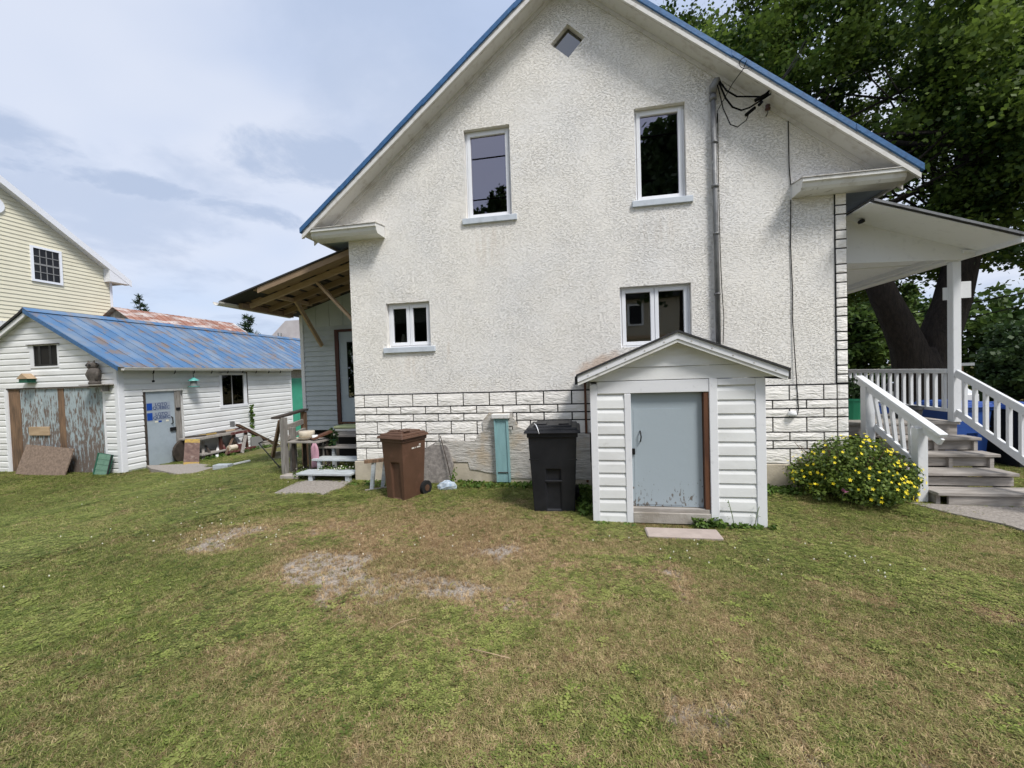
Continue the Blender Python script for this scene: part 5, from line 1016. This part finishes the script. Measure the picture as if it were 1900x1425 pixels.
def conifer(label, x, y, h, r, seed):
    t = thing('spruce_tree', label, 'tree', (x, y, -.6)); tube('trunk', [(x, y, -.8), (x, y, h)], .16, 'bark', t, n=7, r1=.02); rs = np.random.RandomState(seed); V = []; tone = []
    for k in range(90):
        f_ = (k+rs.rand())/90; z_ = -.3+(h+.3)*f_; rr = r*(1-f_)**.8*(.6+.6*rs.rand())+.12; a = rs.rand()*6.28; d = np.array([math.cos(a), math.sin(a), .25-.1*rs.rand()])
        for q in range(26):
            t_ = rs.rand(); p_ = np.array([x, y, z_])+d*rr*t_; dn = d*.5+rs.normal(size=3)*.55+np.array([0, 0, .3]); dn /= np.linalg.norm(dn); s_ = np.cross(dn, rs.normal(size=3)); s_ /= np.linalg.norm(s_); ln = .34*(.6+.6*rs.rand()); wd = .035
            V += [p_-s_*wd, p_+s_*wd, p_+dn*ln+s_*wd*.3, p_+dn*ln-s_*wd*.3]; tone += [min(1, max(0, .4+rs.normal()*.3))]*4
    quads('crown', np.array(V), 'needle', np.array(tone), t)
conifer('dark spruce tree top rising beyond the rusty barn and garage roofs', -25.7, 22.0, 6.7, 1.9, 4)
conifer('dark conifer peeking out at the right edge of the yellow house', -39.5, 25.0, 9.6, 2.2, 9)
# ------------------------------------------------------------------ maple and the street side
mp_ = thing('maple_tree', 'huge old maple tree with forked dark trunk behind the front porch', 'tree', (7.9, 5.5, 0))
tv = MB(); tv.add(*tubevf([(7.95, 5.5, -.3), (7.93, 5.5, .5), (7.90, 5.5, 1.3), (7.88, 5.5, 1.95)], [.68, .56, .52, .30], 14))
tv.add(*tubevf([(7.80, 5.5, .9), (7.70, 5.5, 1.4), (7.55, 5.45, 2.0), (7.22, 5.3, 2.6), (6.92, 5.2, 3.15), (6.55, 5.1, 4.0), (6.1, 5.4, 5.6), (5.6, 6.0, 7.6), (5.2, 6.5, 9.6)], [.42, .40, .35, .31, .28, .25, .19, .13, .06], 12))
tv.add(*tubevf([(8.0, 5.5, .9), (8.07, 5.5, 1.4), (8.25, 5.55, 2.2), (8.55, 5.6, 3.0), (8.9, 5.7, 4.3), (9.1, 5.9, 5.8), (9.3, 6.0, 7.7), (9.55, 6.2, 10.3), (9.8, 6.6, 13.0)], [.44, .42, .38, .35, .31, .26, .21, .15, .06], 12))
tv.v = [Vector((7.85+(q.x-7.85)*1.0, q.y, q.z)) for q in tv.v]; tv.build('trunk', 'bark', mp_, smooth=True)
rs = np.random.RandomState(11); limbs = MB()
def limb(p, q, r0, r1): m_ = (Vector(p)+Vector(q))/2+Vector((rs.normal()*.25, rs.normal()*.25, rs.rand()*.35)); limbs.add(*tubevf([p, m_, q], [r0, (r0+r1)/2, r1], 7))
ENV = [(8.6, 7.2, 9.6, 6.0, 4.2, 5.2), (11.0, 5.2, 6.6, 4.2, 3.0, 3.6), (6.2, 7.8, 8.6, 4.4, 3.2, 4.6), (13.0, 8.0, 8.5, 4.0, 4.0, 4.6), (8.5, 7.5, 4.9, 3.6, 2.6, 1.6), (4.4, 8.2, 11.2, 2.8, 2.4, 2.2)]
cl_ = []
while len(cl_) < 1150:
    e_ = ENV[rs.choice(6, p=[.32, .18, .20, .16, .08, .06])]; d = rs.normal(size=3); d /= np.linalg.norm(d); r_ = rs.rand()**.45; p_ = np.array(e_[:3])+d*r_*np.array(e_[3:])
    if p_[2] < (3.7 if p_[0] > 9.3 else 3.1) or (p_[0] < 5.4 and p_[2] < 5.6) or (p_[1] < 2.5): continue
    if mnoise.noise(Vector(p_)*.6) < .03: continue
    cl_.append((*p_, .34+.30*rs.rand(), .24+.20*rs.rand()))
for k in range(60):
    q = cl_[rs.randint(len(cl_))]; base = [(6.3, 5.3, 5.0), (9.1, 5.9, 5.8), (9.3, 6.0, 7.7), (5.7, 5.9, 7.4), (9.0, 5.7, 4.5)][rs.randint(5)]
    limb(base, q[:3], .075 if k % 4 == 0 else .035, .01)
limbs.build('branch', 'bark', mp_, smooth=True)
def crown(name, blobs, count, size, m, parent, seed):
    """leaf faces in clusters; each cluster has its own tone, as sprays of young and old leaves do"""
    r = np.random.RandomState(seed); B_ = np.array(blobs); nb = len(B_); idx = r.randint(0, nb, count); d = r.normal(size=(count, 3))*.52
    P = B_[idx, :3]+d*np.stack([B_[idx, 3], B_[idx, 3], B_[idx, 4]], 1)
    n_ = r.normal(size=(count, 3))*.75+np.array([0, 0, .8]); n_ /= np.linalg.norm(n_, axis=1)[:, None]; a = np.cross(n_, r.normal(size=(count, 3))); a /= np.linalg.norm(a, axis=1)[:, None]; b_ = np.cross(n_, a)
    s = size*(.6+.8*r.rand(count))[:, None]
    V = np.stack([P-a*s*.5, P-b_*s*.5-n_*s*.12, P+a*s*.55-n_*s*.25, P+b_*s*.5-n_*s*.12], 1).reshape(-1, 3)
    ct_ = np.clip(.40+r.normal(size=nb)*.26, 0, 1); tone = np.clip(ct_[idx]+r.normal(size=count)*.14, 0, 1)
    return quads(name, V, m, np.repeat(tone, 4), parent)
crown('crown', cl_, 220000, .10, 'leaf_maple', mp_, 21)
def broadleaf(name, label, cat, x, y, ground, blobs, count, size, m, seed, group=None, trunk=.15, ncl=160):
    t = thing(name, label, cat, (x, y, ground), group); top = max(b_[2] for b_ in blobs)
    tube('trunk', [(x, y, ground-.3), (x+.1, y, ground+(top-ground)*.5), (x, y, top)], trunk, 'bark', t, n=8, r1=trunk*.3); r = np.random.RandomState(seed); cc = []
    for k in range(ncl):
        b_ = blobs[r.randint(len(blobs))]; d = r.normal(size=3); d /= np.linalg.norm(d); p_ = np.array(b_[:3])+d*(r.rand()**.4)*np.array([b_[3], b_[3], b_[4]])
        if p_[2] > ground+.05: cc.append((*p_, b_[3]*.20, b_[4]*.17))
    crown('crown', cc, count, size, m, t, seed+1); return t
broadleaf('street_tree', 'bright green leafy tree across the street seen under the porch ceiling', 'tree', 19.5, 29, -.9, [(19.5, 29, 3.2, 3.6, 3.4), (17.0, 28, 1.6, 2.2, 2.0), (22, 30, 4.5, 3.0, 3)], 15000, .34, 'leaf_far', 31, 'trees across the street', .25, 260)
broadleaf('street_tree', 'pale green tree across the street right of the forked maple trunk', 'tree', 25.5, 26, -.9, [(26, 26, 3.0, 3.4, 3.0), (28, 23.5, 2.6, 2.6, 2.4)], 11000, .32, 'leaf_far', 37, 'trees across the street', .22, 220)
broadleaf('street_tree', 'green tree across the street directly behind the house corner', 'tree', 12.5, 31, -.9, [(12.5, 31, 3.5, 3.8, 3.6), (9.5, 31.5, 3, 3.0, 3)], 11000, .34, 'leaf_far', 41, 'trees across the street', .25, 240)
broadleaf('dark_shrub', 'large dark green shrub across the street at the right edge', 'shrub', 23, 18.5, -.9, [(21.5, 18.5, .9, 2.0, 2.3), (24, 17.5, 1.2, 2.6, 2.5), (27, 16, 1.2, 2.8, 2.5), (22.8, 20, 1.2, 2.2, 2.3)], 26000, .20, 'leaf_hedge', 43, None, .12, 420)
broadleaf('dark_shrub', 'low dark green shrub across the street behind the maple trunk', 'shrub', 18.5, 21.5, -.9, [(18.3, 21.8, .2, 1.7, 1.3), (16.2, 23, .1, 1.6, 1.2), (14.3, 23.5, .2, 1.5, 1.2)], 12000, .18, 'leaf_hedge', 47, None, .10, 240)
yl = np.linspace(-60, 90, 90); rvv = []; rff = []
for k, yy in enumerate(yl):
    for xx in (13.6, 15.2, 16.8, 18.6): rvv.append((xx, yy, max(G(xx, yy), -.8)+.03))
for k in range(len(yl)-1):
    for j in range(3): a = k*4+j; rff.append((a, a+1, a+5, a+4))
structure(mk('road', rvv, rff, 'asphalt', None))
# parked car
car = thing('parked_car', 'white hatchback parked on the street, seen between the porch balusters', 'car', (14.6, 16.2, -.72)); cz = -.72
prof = [(-2.05, .30), (2.05, .30), (2.10, .62), (1.95, .82), (1.05, .95), (.45, 1.40), (-1.0, 1.46), (-1.75, 1.05), (-2.08, .95), (-2.1, .55)]
Mc = Matrix.Translation((14.8, 16.0, cz)) @ Matrix.Rotation(R(90), 4, 'Z')
def cput(nm, v, f, m, par=car, bevel=0.0, smooth=False): return MB().add(transform(v, Mc), f).build(nm, m, par, bevel=bevel, smooth=smooth)
bv, bf = prismvf(prof, 'y', -.85, .85); body = cput('body', bv, bf, 'car_white', bevel=.05)
for s in (-1, 1):
    for gp_ in ([(.95, .97), (.42, 1.33), (-.22, 1.37), (-.22, .97)], [(-.30, .97), (-.30, 1.37), (-.95, 1.38), (-1.45, 1.0)]): gv_, gf_ = prismvf(gp_, 'y', s*.852, s*.862); cput('side_window', gv_, gf_, 'bin_black', body)
    for xw_ in (-1.3, 1.3): wv, wf_ = tubevf([(xw_, s*.70, .32), (xw_, s*.87, .32)], .32, 18); wh = cput('wheel', wv, wf_, 'rubber'); wv, wf_ = tubevf([(xw_, s*.865, .32), (xw_, s*.88, .32)], .20, 12); cput('rim', wv, wf_, 'grey_metal', wh)
gv_ = [(1.08, -.72, .975), (1.08, .72, .975), (.50, .62, 1.385), (.50, -.62, 1.385)]; cput('windscreen', [(q[0]+.012, q[1], q[2]+.012) for q in gv_]+gv_, BOXF, 'bin_black', body)
for s in (-1, 1): cput('headlight', *boxvf(2.0, 2.11, s*.62-.16, s*.62+.16, .66, .78), 'curtain', body)
ts = thing('tee_post', 'small brown post with a white crossboard standing beyond the porch corner', 'post', (8.95, 6.0, -.1)); box('post', 8.98, 9.06, 5.96, 6.04, -.2, 1.48, 'wood_brown', ts); box('crossboard', 8.74, 9.28, 5.94, 6.06, 1.481, 1.55, 'porch_white', ts)
# ------------------------------------------------------------------ flowering bush at the stairs
bs = thing('flowering_bush', 'rounded green bush covered in small yellow flowers beside the porch stairs', 'bush', (3.1, -.4, 0))
BB = [(3.05, -.40, .38, .46, .38), (3.40, -.48, .30, .34, .30), (2.72, -.25, .26, .27, .25), (3.15, -.62, .22, .42, .22), (3.30, -.30, .50, .30, .26)]+[(3.1+.55*math.cos(a_), -.42+.34*math.sin(a_), .13+.20*abs(math.sin(a_*2.3+1)), .13, .11) for a_ in np.linspace(0, 6.0, 14)]
leafcloud('foliage', BB, 12500, .033, 'leaf_bush', bs, seed=3)
mbs = MB()
for k in range(40): a = random.uniform(0, 6.28); r_ = random.uniform(.2, .6); mbs.add(*tubevf([(3.1, -.38, 0), (3.1+math.cos(a)*r_*.5, -.38+math.sin(a)*r_*.4, .3), (3.1+math.cos(a)*r_, -.38+math.sin(a)*r_*.7, random.uniform(.4, .68))], .004, 4))
stuff(mbs.build('stems', 'wood_brown', bs))
fv = [(0, 0, 0.0)]; ff = []
for k in range(5):
    a = k*1.2566; fv += [(.012*math.cos(a-.5), .012*math.sin(a-.5), .003), (.021*math.cos(a), .021*math.sin(a), .006), (.012*math.cos(a+.5), .012*math.sin(a+.5), .003)]; o = 1+3*k; ff.append((0, o, o+1, o+2))
fme = bpy.data.meshes.new('flower'); fme.from_pydata(fv, [], ff); fme.materials.append(MATS['petal_yellow']); pme = fme.copy(); pme.materials.clear(); pme.materials.append(MATS['petal_pink'])
rf_ = random.Random(12); nfl = 0
while nfl < 160:
    b_ = BB[rf_.randrange(5) if rf_.random() < .85 else rf_.randrange(len(BB))]; d = Vector((rf_.gauss(0, 1), rf_.gauss(-.55, .9), rf_.gauss(.45, .9))).normalized(); p_ = Vector(b_[:3])+Vector((d.x*b_[3], d.y*b_[3], d.z*b_[4]))*1.03
    if p_.z < .12 or any((Vector(((p_.x-q[0])/q[3], (p_.y-q[1])/q[3], (p_.z-q[2])/q[4]))).length < .93 for q in BB[:5]): continue
    o = link_mesh('flower', fme, None, bs, p_); nn = (d+Vector((rf_.gauss(0, .35), -.35+rf_.gauss(0, .35), .25))).normalized(); o.rotation_euler = nn.to_track_quat('Z', 'Y').to_euler(); s_ = rf_.uniform(.6, 1.15); o.scale = (s_, s_, s_); nfl += 1
pf = thing('pink_flower', 'single pinkish purple flower low in front of the yellow flowering bush', 'flower', (2.83, -.72, .0)); tube('stem', [(2.83, -.70, 0), (2.83, -.74, .17)], .003, 'stem', pf, n=5)
for k in range(5): o = link_mesh('blossom', pme, None, pf, Vector((2.83+rf_.gauss(0, .018), -.75, .18+rf_.gauss(0, .018)))); o.rotation_euler = (R(70), 0, k); o.scale = (1.2, 1.2, 1.2)
wfl = thing('white_flower_clump', 'low clump of small white flowers growing under the wooden steps', 'flowers', (-4.4, .1, 0)); SPOT = [(-4.72, .12, .07, .16, .09), (-4.35, .25, .12, .16, .08), (-4.05, .28, .12, .18, .09), (-3.85, .30, .13, .12, .09)]
leafcloud('foliage', SPOT, 900, .035, 'leaf_weed', wfl, seed=8); leafcloud('blossoms', [(q[0], q[1]-.03, q[2]+.03, q[3], q[4]) for q in SPOT], 200, .024, 'petal_white', wfl, seed=9)
# weeds along the walls, one mass nobody could count
WS = []
for k in range(46): x = random.uniform(-2.0, -.05); WS.append((x, random.uniform(-.28, -.06), G(x, -.1)+.03, .07, .05))
for k in range(24): x = random.uniform(-.12, 0.0); y = random.uniform(-1.35, -.3); WS.append((x, y, .06, .07, .09))
for k in range(16): x = random.uniform(.02, .42); WS.append((x, SY-random.uniform(.03, .10), .0, .05, .04))
for k in range(12): x = random.uniform(1.0, 1.28); WS.append((x, SY-random.uniform(.02, .08), .05, .06, .06))
for k in range(16): x = random.uniform(1.35, 1.78); WS.append((x, SY-random.uniform(.03, .08), .03, .045, .04))
for k in range(24): x = random.uniform(1.85, 2.6); WS.append((x, random.uniform(-.35, -.08), .03, .10, .06))
for k in range(24): x = random.uniform(-3.6, -2.7); WS.append((x, random.uniform(-.35, -.08), .02, .06, .05))
for k in range(40): y = random.uniform(2.9, 5.4); WS.append((-9.65+random.uniform(-.25, .1), y, G(-9.7, y)+.03, .09, .08))
stuff(leafcloud('wall_weeds', WS, 7000, .038, 'leaf_weed', None, seed=15)); bpy.data.objects['wall_weeds']['label'] = 'low green weeds along the foot of the walls'
stalk('weed_sprig', 'wiry weed with few leaves beside the stick behind the brown bin', 'weed', -1.98, -.28, .30, 40, .035, .05); stalk('weed_sprig', 'thin weed in front of the siding right of the cellar door', 'weed', 1.42, SY-.06, .30, 12, .012, -.06); stalk('weed_sprig', 'thin grassy weed near the right corner of the cellar entrance', 'weed', 1.60, SY-.05, .24, 10, .012, .05)
# ------------------------------------------------------------------ cables
def sagline(a, b_, sag, n=14):
    a = Vector(a); b_ = Vector(b_); return [a.lerp(b_, t)+Vector((0, 0, -4*sag*t*(1-t))) for t in np.linspace(0, 1, n)]
J1, J2 = Vector((2.26, -.20, 5.03)), Vector((2.13, -.16, 4.90)); Wh = Vector((1.79, -.10, 5.37))
sc = thing('service_cables', 'black electric service wires looping from the mast head to the roof edge', 'cables', (1.8, -.1, 5.3))
tube('wire', [Wh, Vector((1.87, -.12, 5.22)), Vector((1.98, -.16, 5.10)), Vector((2.10, -.18, 5.07)), J1, Vector((2.36, -.22, 5.10))], .011, 'cable', sc, n=6); tube('wire', [Wh+Vector((.0, .0, -.03)), Vector((1.86, -.12, 5.12)), Vector((1.93, -.15, 4.98)), Vector((2.03, -.16, 4.92)), Vector((2.13, -.16, 4.94)), J1+Vector((.10, 0, .02))], .011, 'cable', sc, n=6)
tube('wire', [Wh+Vector((-.02, 0, -.05)), Vector((1.83, -.11, 5.0)), Vector((1.91, -.12, 4.78)), Vector((1.99, -.13, 4.73)), Vector((2.09, -.15, 4.79)), J2], .007, 'cable', sc, n=6)
tube('splice', [J1+Vector((-.08, 0, -.035)), J1+Vector((.07, 0, .03))], .022, 'cable', sc, n=8); tube('splice', [J2+Vector((-.05, 0, -.05)), J2+Vector((.06, 0, .03))], .020, 'cable', sc, n=8); tube('splice', [J1+Vector((.0, 0, -.06)), J1+Vector((-.04, 0, -.10))], .018, 'cable', sc, n=8)
tube('drop_wire', sagline((2.42, -.22, 5.12), (9.03, 12, 15.4), .25), .012, 'cable', sc, n=6); tube('drop_wire', sagline((2.40, -.22, 5.10), (9.0, 12, 15.3), .35), .008, 'cable', sc, n=6)
tube('thin_wire', [(1.765, -.06, 4.85), (1.77, -.07, 5.0), (1.92, -.20, 5.25), (2.0, -.34, 5.32), (2.03, -.36, 5.40)], .005, 'cable', sc, n=5)
tube('coil', [(2.03+.075*math.cos(a), -.34, 5.39+.07*math.sin(a)) for a in np.linspace(.6, 5.4, 14)], .004, 'cable', sc, n=5)
wl = thing('wall_wire', 'thin black wire running down the stucco from the rake to the vent', 'wire', (2.64, -.01, 3)); tube('wire', [(2.90, -.33, 4.96), (2.80, -.20, 4.90), (2.635, -.015, 4.885), (2.64, -.012, 4.2), (2.655, -.012, 3.97)], .006, 'cable', wl, n=5)
tube('wire', [(2.655, -.012, 3.78), (2.645, -.010, 3.2), (2.66, -.012, 2.6), (2.655, -.012, 2.2), (2.685, -.03, 1.4), (2.70, -.035, 1.05), (2.675, -.05, .98), (2.64, -.05, 1.0)], .006, 'cable', wl, n=5); tube('guy_wire', [(2.84, -.32, 4.90), (3.04, -.38, 4.99), (3.22, -.42, 5.05)], .005, 'cable', wl, n=5)
tag(tube('pipe_wire', [(1.79, -.02, 5.0), (1.785, -.015, 4.2), (1.79, -.015, 3.2), (1.80, -.02, 2.7), (1.815, -.03, 2.3), (1.80, -.03, 1.95)], .005, 'cable', None, n=5), 'thin dark wire beside the conduit down to the cellar entrance roof', 'wire')
tag(tube('white_hose', [(1.84, -.04, .94), (1.98, -.06, .93), (2.08, -.07, .84), (2.13, -.07, .72), (2.15, -.08, .5)], .012, 'pvc', None, n=8), 'short white hose curving down the stone band right of the cellar entrance', 'hose')
for k, (a, b_, lb_) in enumerate((((8.0, 12, 2.85), (22, 12, 5.1), 'upper street utility line seen beneath the maple crown'), ((8.0, 12, 2.0), (22, 12, 5.0), 'lower street utility line seen beneath the maple crown'))): tag(tube('utility_line', sagline(a, b_, .10), .022, 'cable', None, n=5), lb_, 'cable', 'street utility lines')
# ------------------------------------------------------------------ neighbours behind the viewer, mirrored in the panes
nb_ = thing('beige_house', 'beige sided neighbouring house mirrored in the lower right window', 'house', (3, -21, 0))
prism('wall', [(-3.5, -.3), (11, -.3), (11, 6.0), (-3.5, 6.0)], 'y', -27, -20.0, 'siding_beige', nb_)
for k in range(44): lap('siding_board', '-y', 0, 0, 1, 0, .1, 'siding_beige', nb_) if False else None
mb = MB()
for k in range(46): z = .05+k*.13; mb.add([(-3.5, -20.0, z+.13), (11, -20.0, z+.13), (-3.5, -19.97, z), (11, -19.97, z), (-3.5, -20, z), (11, -20, z)], [(0, 1, 3, 2), (2, 3, 5, 4)])
stuff(mb.build('siding', 'siding_beige', nb_)); box('belt_trim', -3.5, 11, -19.97, -19.90, 3.5, 3.7, 'lumber', nb_)
for x0, x1, z0, z1, m_ in ((1.6, 2.7, 0.2, 2.4, 'porch_white'), (3.4, 4.6, 1.3, 2.7, 'pvc'), (2.6, 3.3, 4.4, 5.5, 'pvc')): w0 = box('opening', x0-.12, x1+.12, -19.965, -19.93, z0-.1, z1+.12, m_, nb_); box('infill', x0, x1, -19.929, -19.92, z0, z1, 'curtain' if m_ == 'porch_white' else 'bin_black', w0)
prism('roof', [(-4, 5.9), (11.5, 5.9), (9, 7.4), (-1.5, 7.4)], 'y', -27.5, -19.6, 'asphalt_shingle', nb_)
broadleaf('yard_tree', 'tall dark tree mirrored in the upper right window', 'tree', 4.0, -12.5, 0, [(3.9, -12.5, 7.5, 2.3, 3.0), (4.2, -12.8, 10.4, 1.7, 2.2)], 14000, .24, 'leaf_hedge', 61, None, .22, 260)
broadleaf('yard_tree', 'small feathery tree mirrored in the upper left window', 'tree', -4.3, -15.5, 0, [(-4.6, -15.5, 7.6, 1.5, 2.3), (-4.3, -15.5, 10.2, .7, 1.3), (-5.4, -15.5, 9.4, .5, 1.2)], 7000, .17, 'leaf_hedge', 67, None, .14, 120)
broadleaf('yard_tree', 'unseen dark tree added to darken the lower left window reflection', 'tree', -9.6, -15, 0, [(-9.6, -15, 3.4, 3.2, 3.2), (-13, -15.5, 2.8, 2.6, 2.8)], 9000, .3, 'leaf_hedge', 71, None, .2, 200)  # added out of view so the lower left pane reflects dark
tag(tube('overhead_line', sagline((-20, -11, 10.9), (14, -11, 10.9), .2), .03, 'cable', None, n=5), 'upper overhead line mirrored in the upper left window', 'cable'); tag(tube('overhead_line', sagline((-20, -11, 9.2), (14, -11, 9.2), .2), .03, 'cable', None, n=5), 'lower overhead line mirrored in the upper left window', 'cable')
# ------------------------------------------------------------------ lawn: instanced tufts
rs = np.random.RandomState(77)
def tuft(name, nb, h0, h1, wd, lean, kind):
    V = []; F = []
    for k in range(nb):
        x, y = rs.normal(size=2)*.016; a = rs.rand()*6.28; h = h0+(h1-h0)*rs.rand(); d = np.array([math.cos(a), math.sin(a), 0]); s = np.array([-d[1], d[0], 0])*wd*(.7+.6*rs.rand()); ln = lean*(.3+rs.rand())
        p0 = np.array([x, y, -.004]); p1 = p0+d*ln*h*.35+np.array([0, 0, h*.6]); p2 = p0+d*ln*h+np.array([0, 0, h*(1-.25*ln)])
        if kind == 'blade': o = len(V); V += [p0-s, p0+s, p1+s*.8, p1-s*.8, p2]; F += [(o, o+1, o+2, o+3), (o+3, o+2, o+4)]
        else:
            q = np.array([x*2, y*2, h*.75])
            for j in range(3):
                b_ = a+j*2.09; e_ = np.array([math.cos(b_), math.sin(b_), .15]); g_ = np.array([-e_[1], e_[0], 0]); o = len(V); V += [q, q+e_*wd*1.4+g_*wd*.9, q+e_*wd*2.4, q+e_*wd*1.4-g_*wd*.9]; F += [(o, o+1, o+2, o+3)]
    me = bpy.data.meshes.new(name); me.from_pydata([tuple(p) for p in V], [], F); me.materials.append(MATS['grass']); return bpy.data.objects.new(name, me)
gmt = bpy.data.materials.new('grass'); gmt.use_nodes = True; n = gmt.node_tree.nodes; l = gmt.node_tree.links; p = n['Principled BSDF']; p.inputs['Roughness'].default_value = .6; p.inputs['Specular IOR Level'].default_value = .25
def iat(nm): a = n.new('ShaderNodeAttribute'); a.attribute_type = 'INSTANCER'; a.attribute_name = nm; return a.outputs['Fac']
def imix(f, a, b_):
    x = n.new('ShaderNodeMix'); x.data_type = 'RGBA'; l.new(f, x.inputs[0])
    for i, v in ((6, a), (7, b_)):
        if isinstance(v, tuple): x.inputs[i].default_value = (*v, 1)
        else: l.new(v, x.inputs[i])
    return x.outputs[2]
green = imix(iat('rnd'), (0.072, 0.108, 0.020), (0.295, 0.35, 0.080)); straw = imix(iat('rnd'), (0.27, 0.175, 0.088), (0.68, 0.51, 0.30)); colr = imix(iat('dry'), green, straw); l.new(colr, p.inputs['Base Color'])
tl = n.new('ShaderNodeBsdfTranslucent'); l.new(colr, tl.inputs[0]); ms = n.new('ShaderNodeMixShader'); ms.inputs[0].default_value = .22; l.new(p.outputs[0], ms.inputs[1]); l.new(tl.outputs[0], ms.inputs[2]); l.new(ms.outputs[0], n['Material Output'].inputs[0]); MATS['grass'] = gmt
tc_ = bpy.data.collections.new('tufts')
for o in (tuft('tuft_a', 13, .022, .045, .0020, .9, 'blade'), tuft('tuft_b', 15, .016, .034, .0022, 1.3, 'blade'), tuft('tuft_c', 6, .02, .035, .0058, .5, 'leaf'), tuft('tuft_d', 11, .018, .040, .0016, 1.6, 'blade'), tuft('tuft_e', 9, .035, .06, .0020, 1.2, 'blade'), tuft('tuft_f', 6, .02, .03, .0085, .3, 'leaf')): tc_.objects.link(o)
NP = 400000; px = rs.uniform(-14.5, 6.6, NP*3); py = rs.uniform(-5.6, 3.4, NP*3); dist = np.hypot(px, py+6.02); keep = rs.rand(NP*3) < np.clip((5.2/np.maximum(dist, 1.5))**1.35, 0, 1)
ang = np.degrees(np.arctan2(px, py+6.02))+10.3; keep &= (np.abs(ang) < 66)
px, py = px[keep], py[keep]
def inbox(x0, x1, y0, y1): return (px > x0) & (px < x1) & (py > y0) & (py < y1)
bad = inbox(-3.66, 3.31, -.04, 9) | inbox(.02, 1.74, SY+.0, 0) | inbox(.53, 1.22, -1.88, -1.66) | inbox(3.31, 4.75, .3, 9) | ((px < -10.42) & (py > 1.6)) | inbox(-4.56, -3.62, -.85, -.02) | inbox(-9.0, -7.7, 1.25, 1.98) | inbox(-9.9, -9.0, 1.6, 2.2) | (inbox(4.0, 6.6, -1.9, -.6)) | inbox(-5.95, -3.64, 1.75, 9)
px, py = px[~bad], py[~bad]; dt = dirt(px, py); k2 = rs.rand(len(px)) > dt*.90; px, py, dt = px[k2], py[k2], dt[k2]
dr_ = np.clip(dryness(px, py)+.55*dt+rs.normal(size=len(px))*.30, 0, 1); rn = np.clip(rs.rand(len(px))**1.3*1.05+(fbm(px, py, .9)-.5)*.5, 0, 1); clov = vnoise(px, py, 1.7)
ix = np.where(dr_ > .62, 3, np.where((clov > .62) & (rs.rand(len(px)) < .45), 2, rs.randint(0, 2, len(px)))).astype(np.int32); rr_ = rs.rand(len(px)); ix = np.where(rr_ < .012, 4, np.where((rr_ < .024) & (dr_ < .6), 5, ix)).astype(np.int32); dr_ = np.where((ix == 2) | (ix == 5), dr_*.35, dr_)
me = bpy.data.meshes.new('lawn'); P3 = np.stack([px, py, gz(px, py)], 1).astype(np.float32); me.vertices.add(len(px)); me.vertices.foreach_set('co', P3.ravel())
def fat(nm, v, t='FLOAT'): a = me.attributes.new(nm, t, 'POINT'); a.data.foreach_set('value', v)
fat('dry', dr_.astype(np.float32)); fat('rnd', rn.astype(np.float32)); fat('kind_id', ix, 'INT'); fat('ang', (rs.rand(len(px))*6.283).astype(np.float32)); fat('siz', (.62+.55*rs.rand(len(px))+.45*(np.hypot(px, py+6) > 6)).astype(np.float32))
lawn = link_mesh('lawn_grass', me, None, None, (0, 0, 0)); stuff(lawn); lawn['label'] = 'short patchy lawn grass with clover and dry straw'
ng = bpy.data.node_groups.new('scatter', 'GeometryNodeTree'); ng.interface.new_socket('Geometry', in_out='INPUT', socket_type='NodeSocketGeometry'); ng.interface.new_socket('Geometry', in_out='OUTPUT', socket_type='NodeSocketGeometry')
gn = ng.nodes; gi = gn.new('NodeGroupInput'); go = gn.new('NodeGroupOutput'); ci = gn.new('GeometryNodeCollectionInfo'); ci.inputs[0].default_value = tc_; ci.inputs['Separate Children'].default_value = True; ci.inputs['Reset Children'].default_value = True
io = gn.new('GeometryNodeInstanceOnPoints'); io.inputs['Pick Instance'].default_value = True
def nat(nm, t): a = gn.new('GeometryNodeInputNamedAttribute'); a.data_type = t; a.inputs['Name'].default_value = nm; return a.outputs['Attribute']
cbx = gn.new('ShaderNodeCombineXYZ'); lk = ng.links.new; lk(nat('ang', 'FLOAT'), cbx.inputs[2]); lk(gi.outputs[0], io.inputs['Points']); lk(ci.outputs[0], io.inputs['Instance']); lk(nat('kind_id', 'INT'), io.inputs['Instance Index']); lk(cbx.outputs[0], io.inputs['Rotation']); lk(nat('siz', 'FLOAT'), io.inputs['Scale']); lk(io.outputs[0], go.inputs[0])
md_ = lawn.modifiers.new('scatter', 'NODES'); md_.node_group = ng
# clover heads and dry twigs
hv, hf = [], []
mb = MB(); r3 = random.Random(3)
for k in range(110):
    x = r3.choice([r3.uniform(-9, -3.5), r3.uniform(-6, -1)]) if k % 4 else r3.uniform(0, 2.5); y = r3.uniform(-4.2, 1.5) if x < -4.5 else r3.uniform(-2.6, -1.9); s_ = .0055
    mb.add(*lathevf([(0, G(x, y)+.036), (s_, G(x, y)+.041), (s_, G(x, y)+.047), (0, G(x, y)+.053)], x, y, 5))
stuff(mb.build('clover_heads', 'petal_white', None))['label'] = 'tiny white clover heads scattered over the lawn'
tag(tube('dry_straw', [(-.72, -3.72, .035), (-.60, -3.75, .04), (-.47, -3.77, .035)], .0025, 'lumber', None, n=5), 'single pale dry stalk lying on the lawn in the foreground', 'twig')
tag(tube('dry_twig', [(-1.30, -3.62, .03), (-1.24, -3.55, .05), (-1.16, -3.48, .04)], .002, 'lumber', None, n=5), 'bent pale dry twig lying left of the foreground stalk', 'twig')
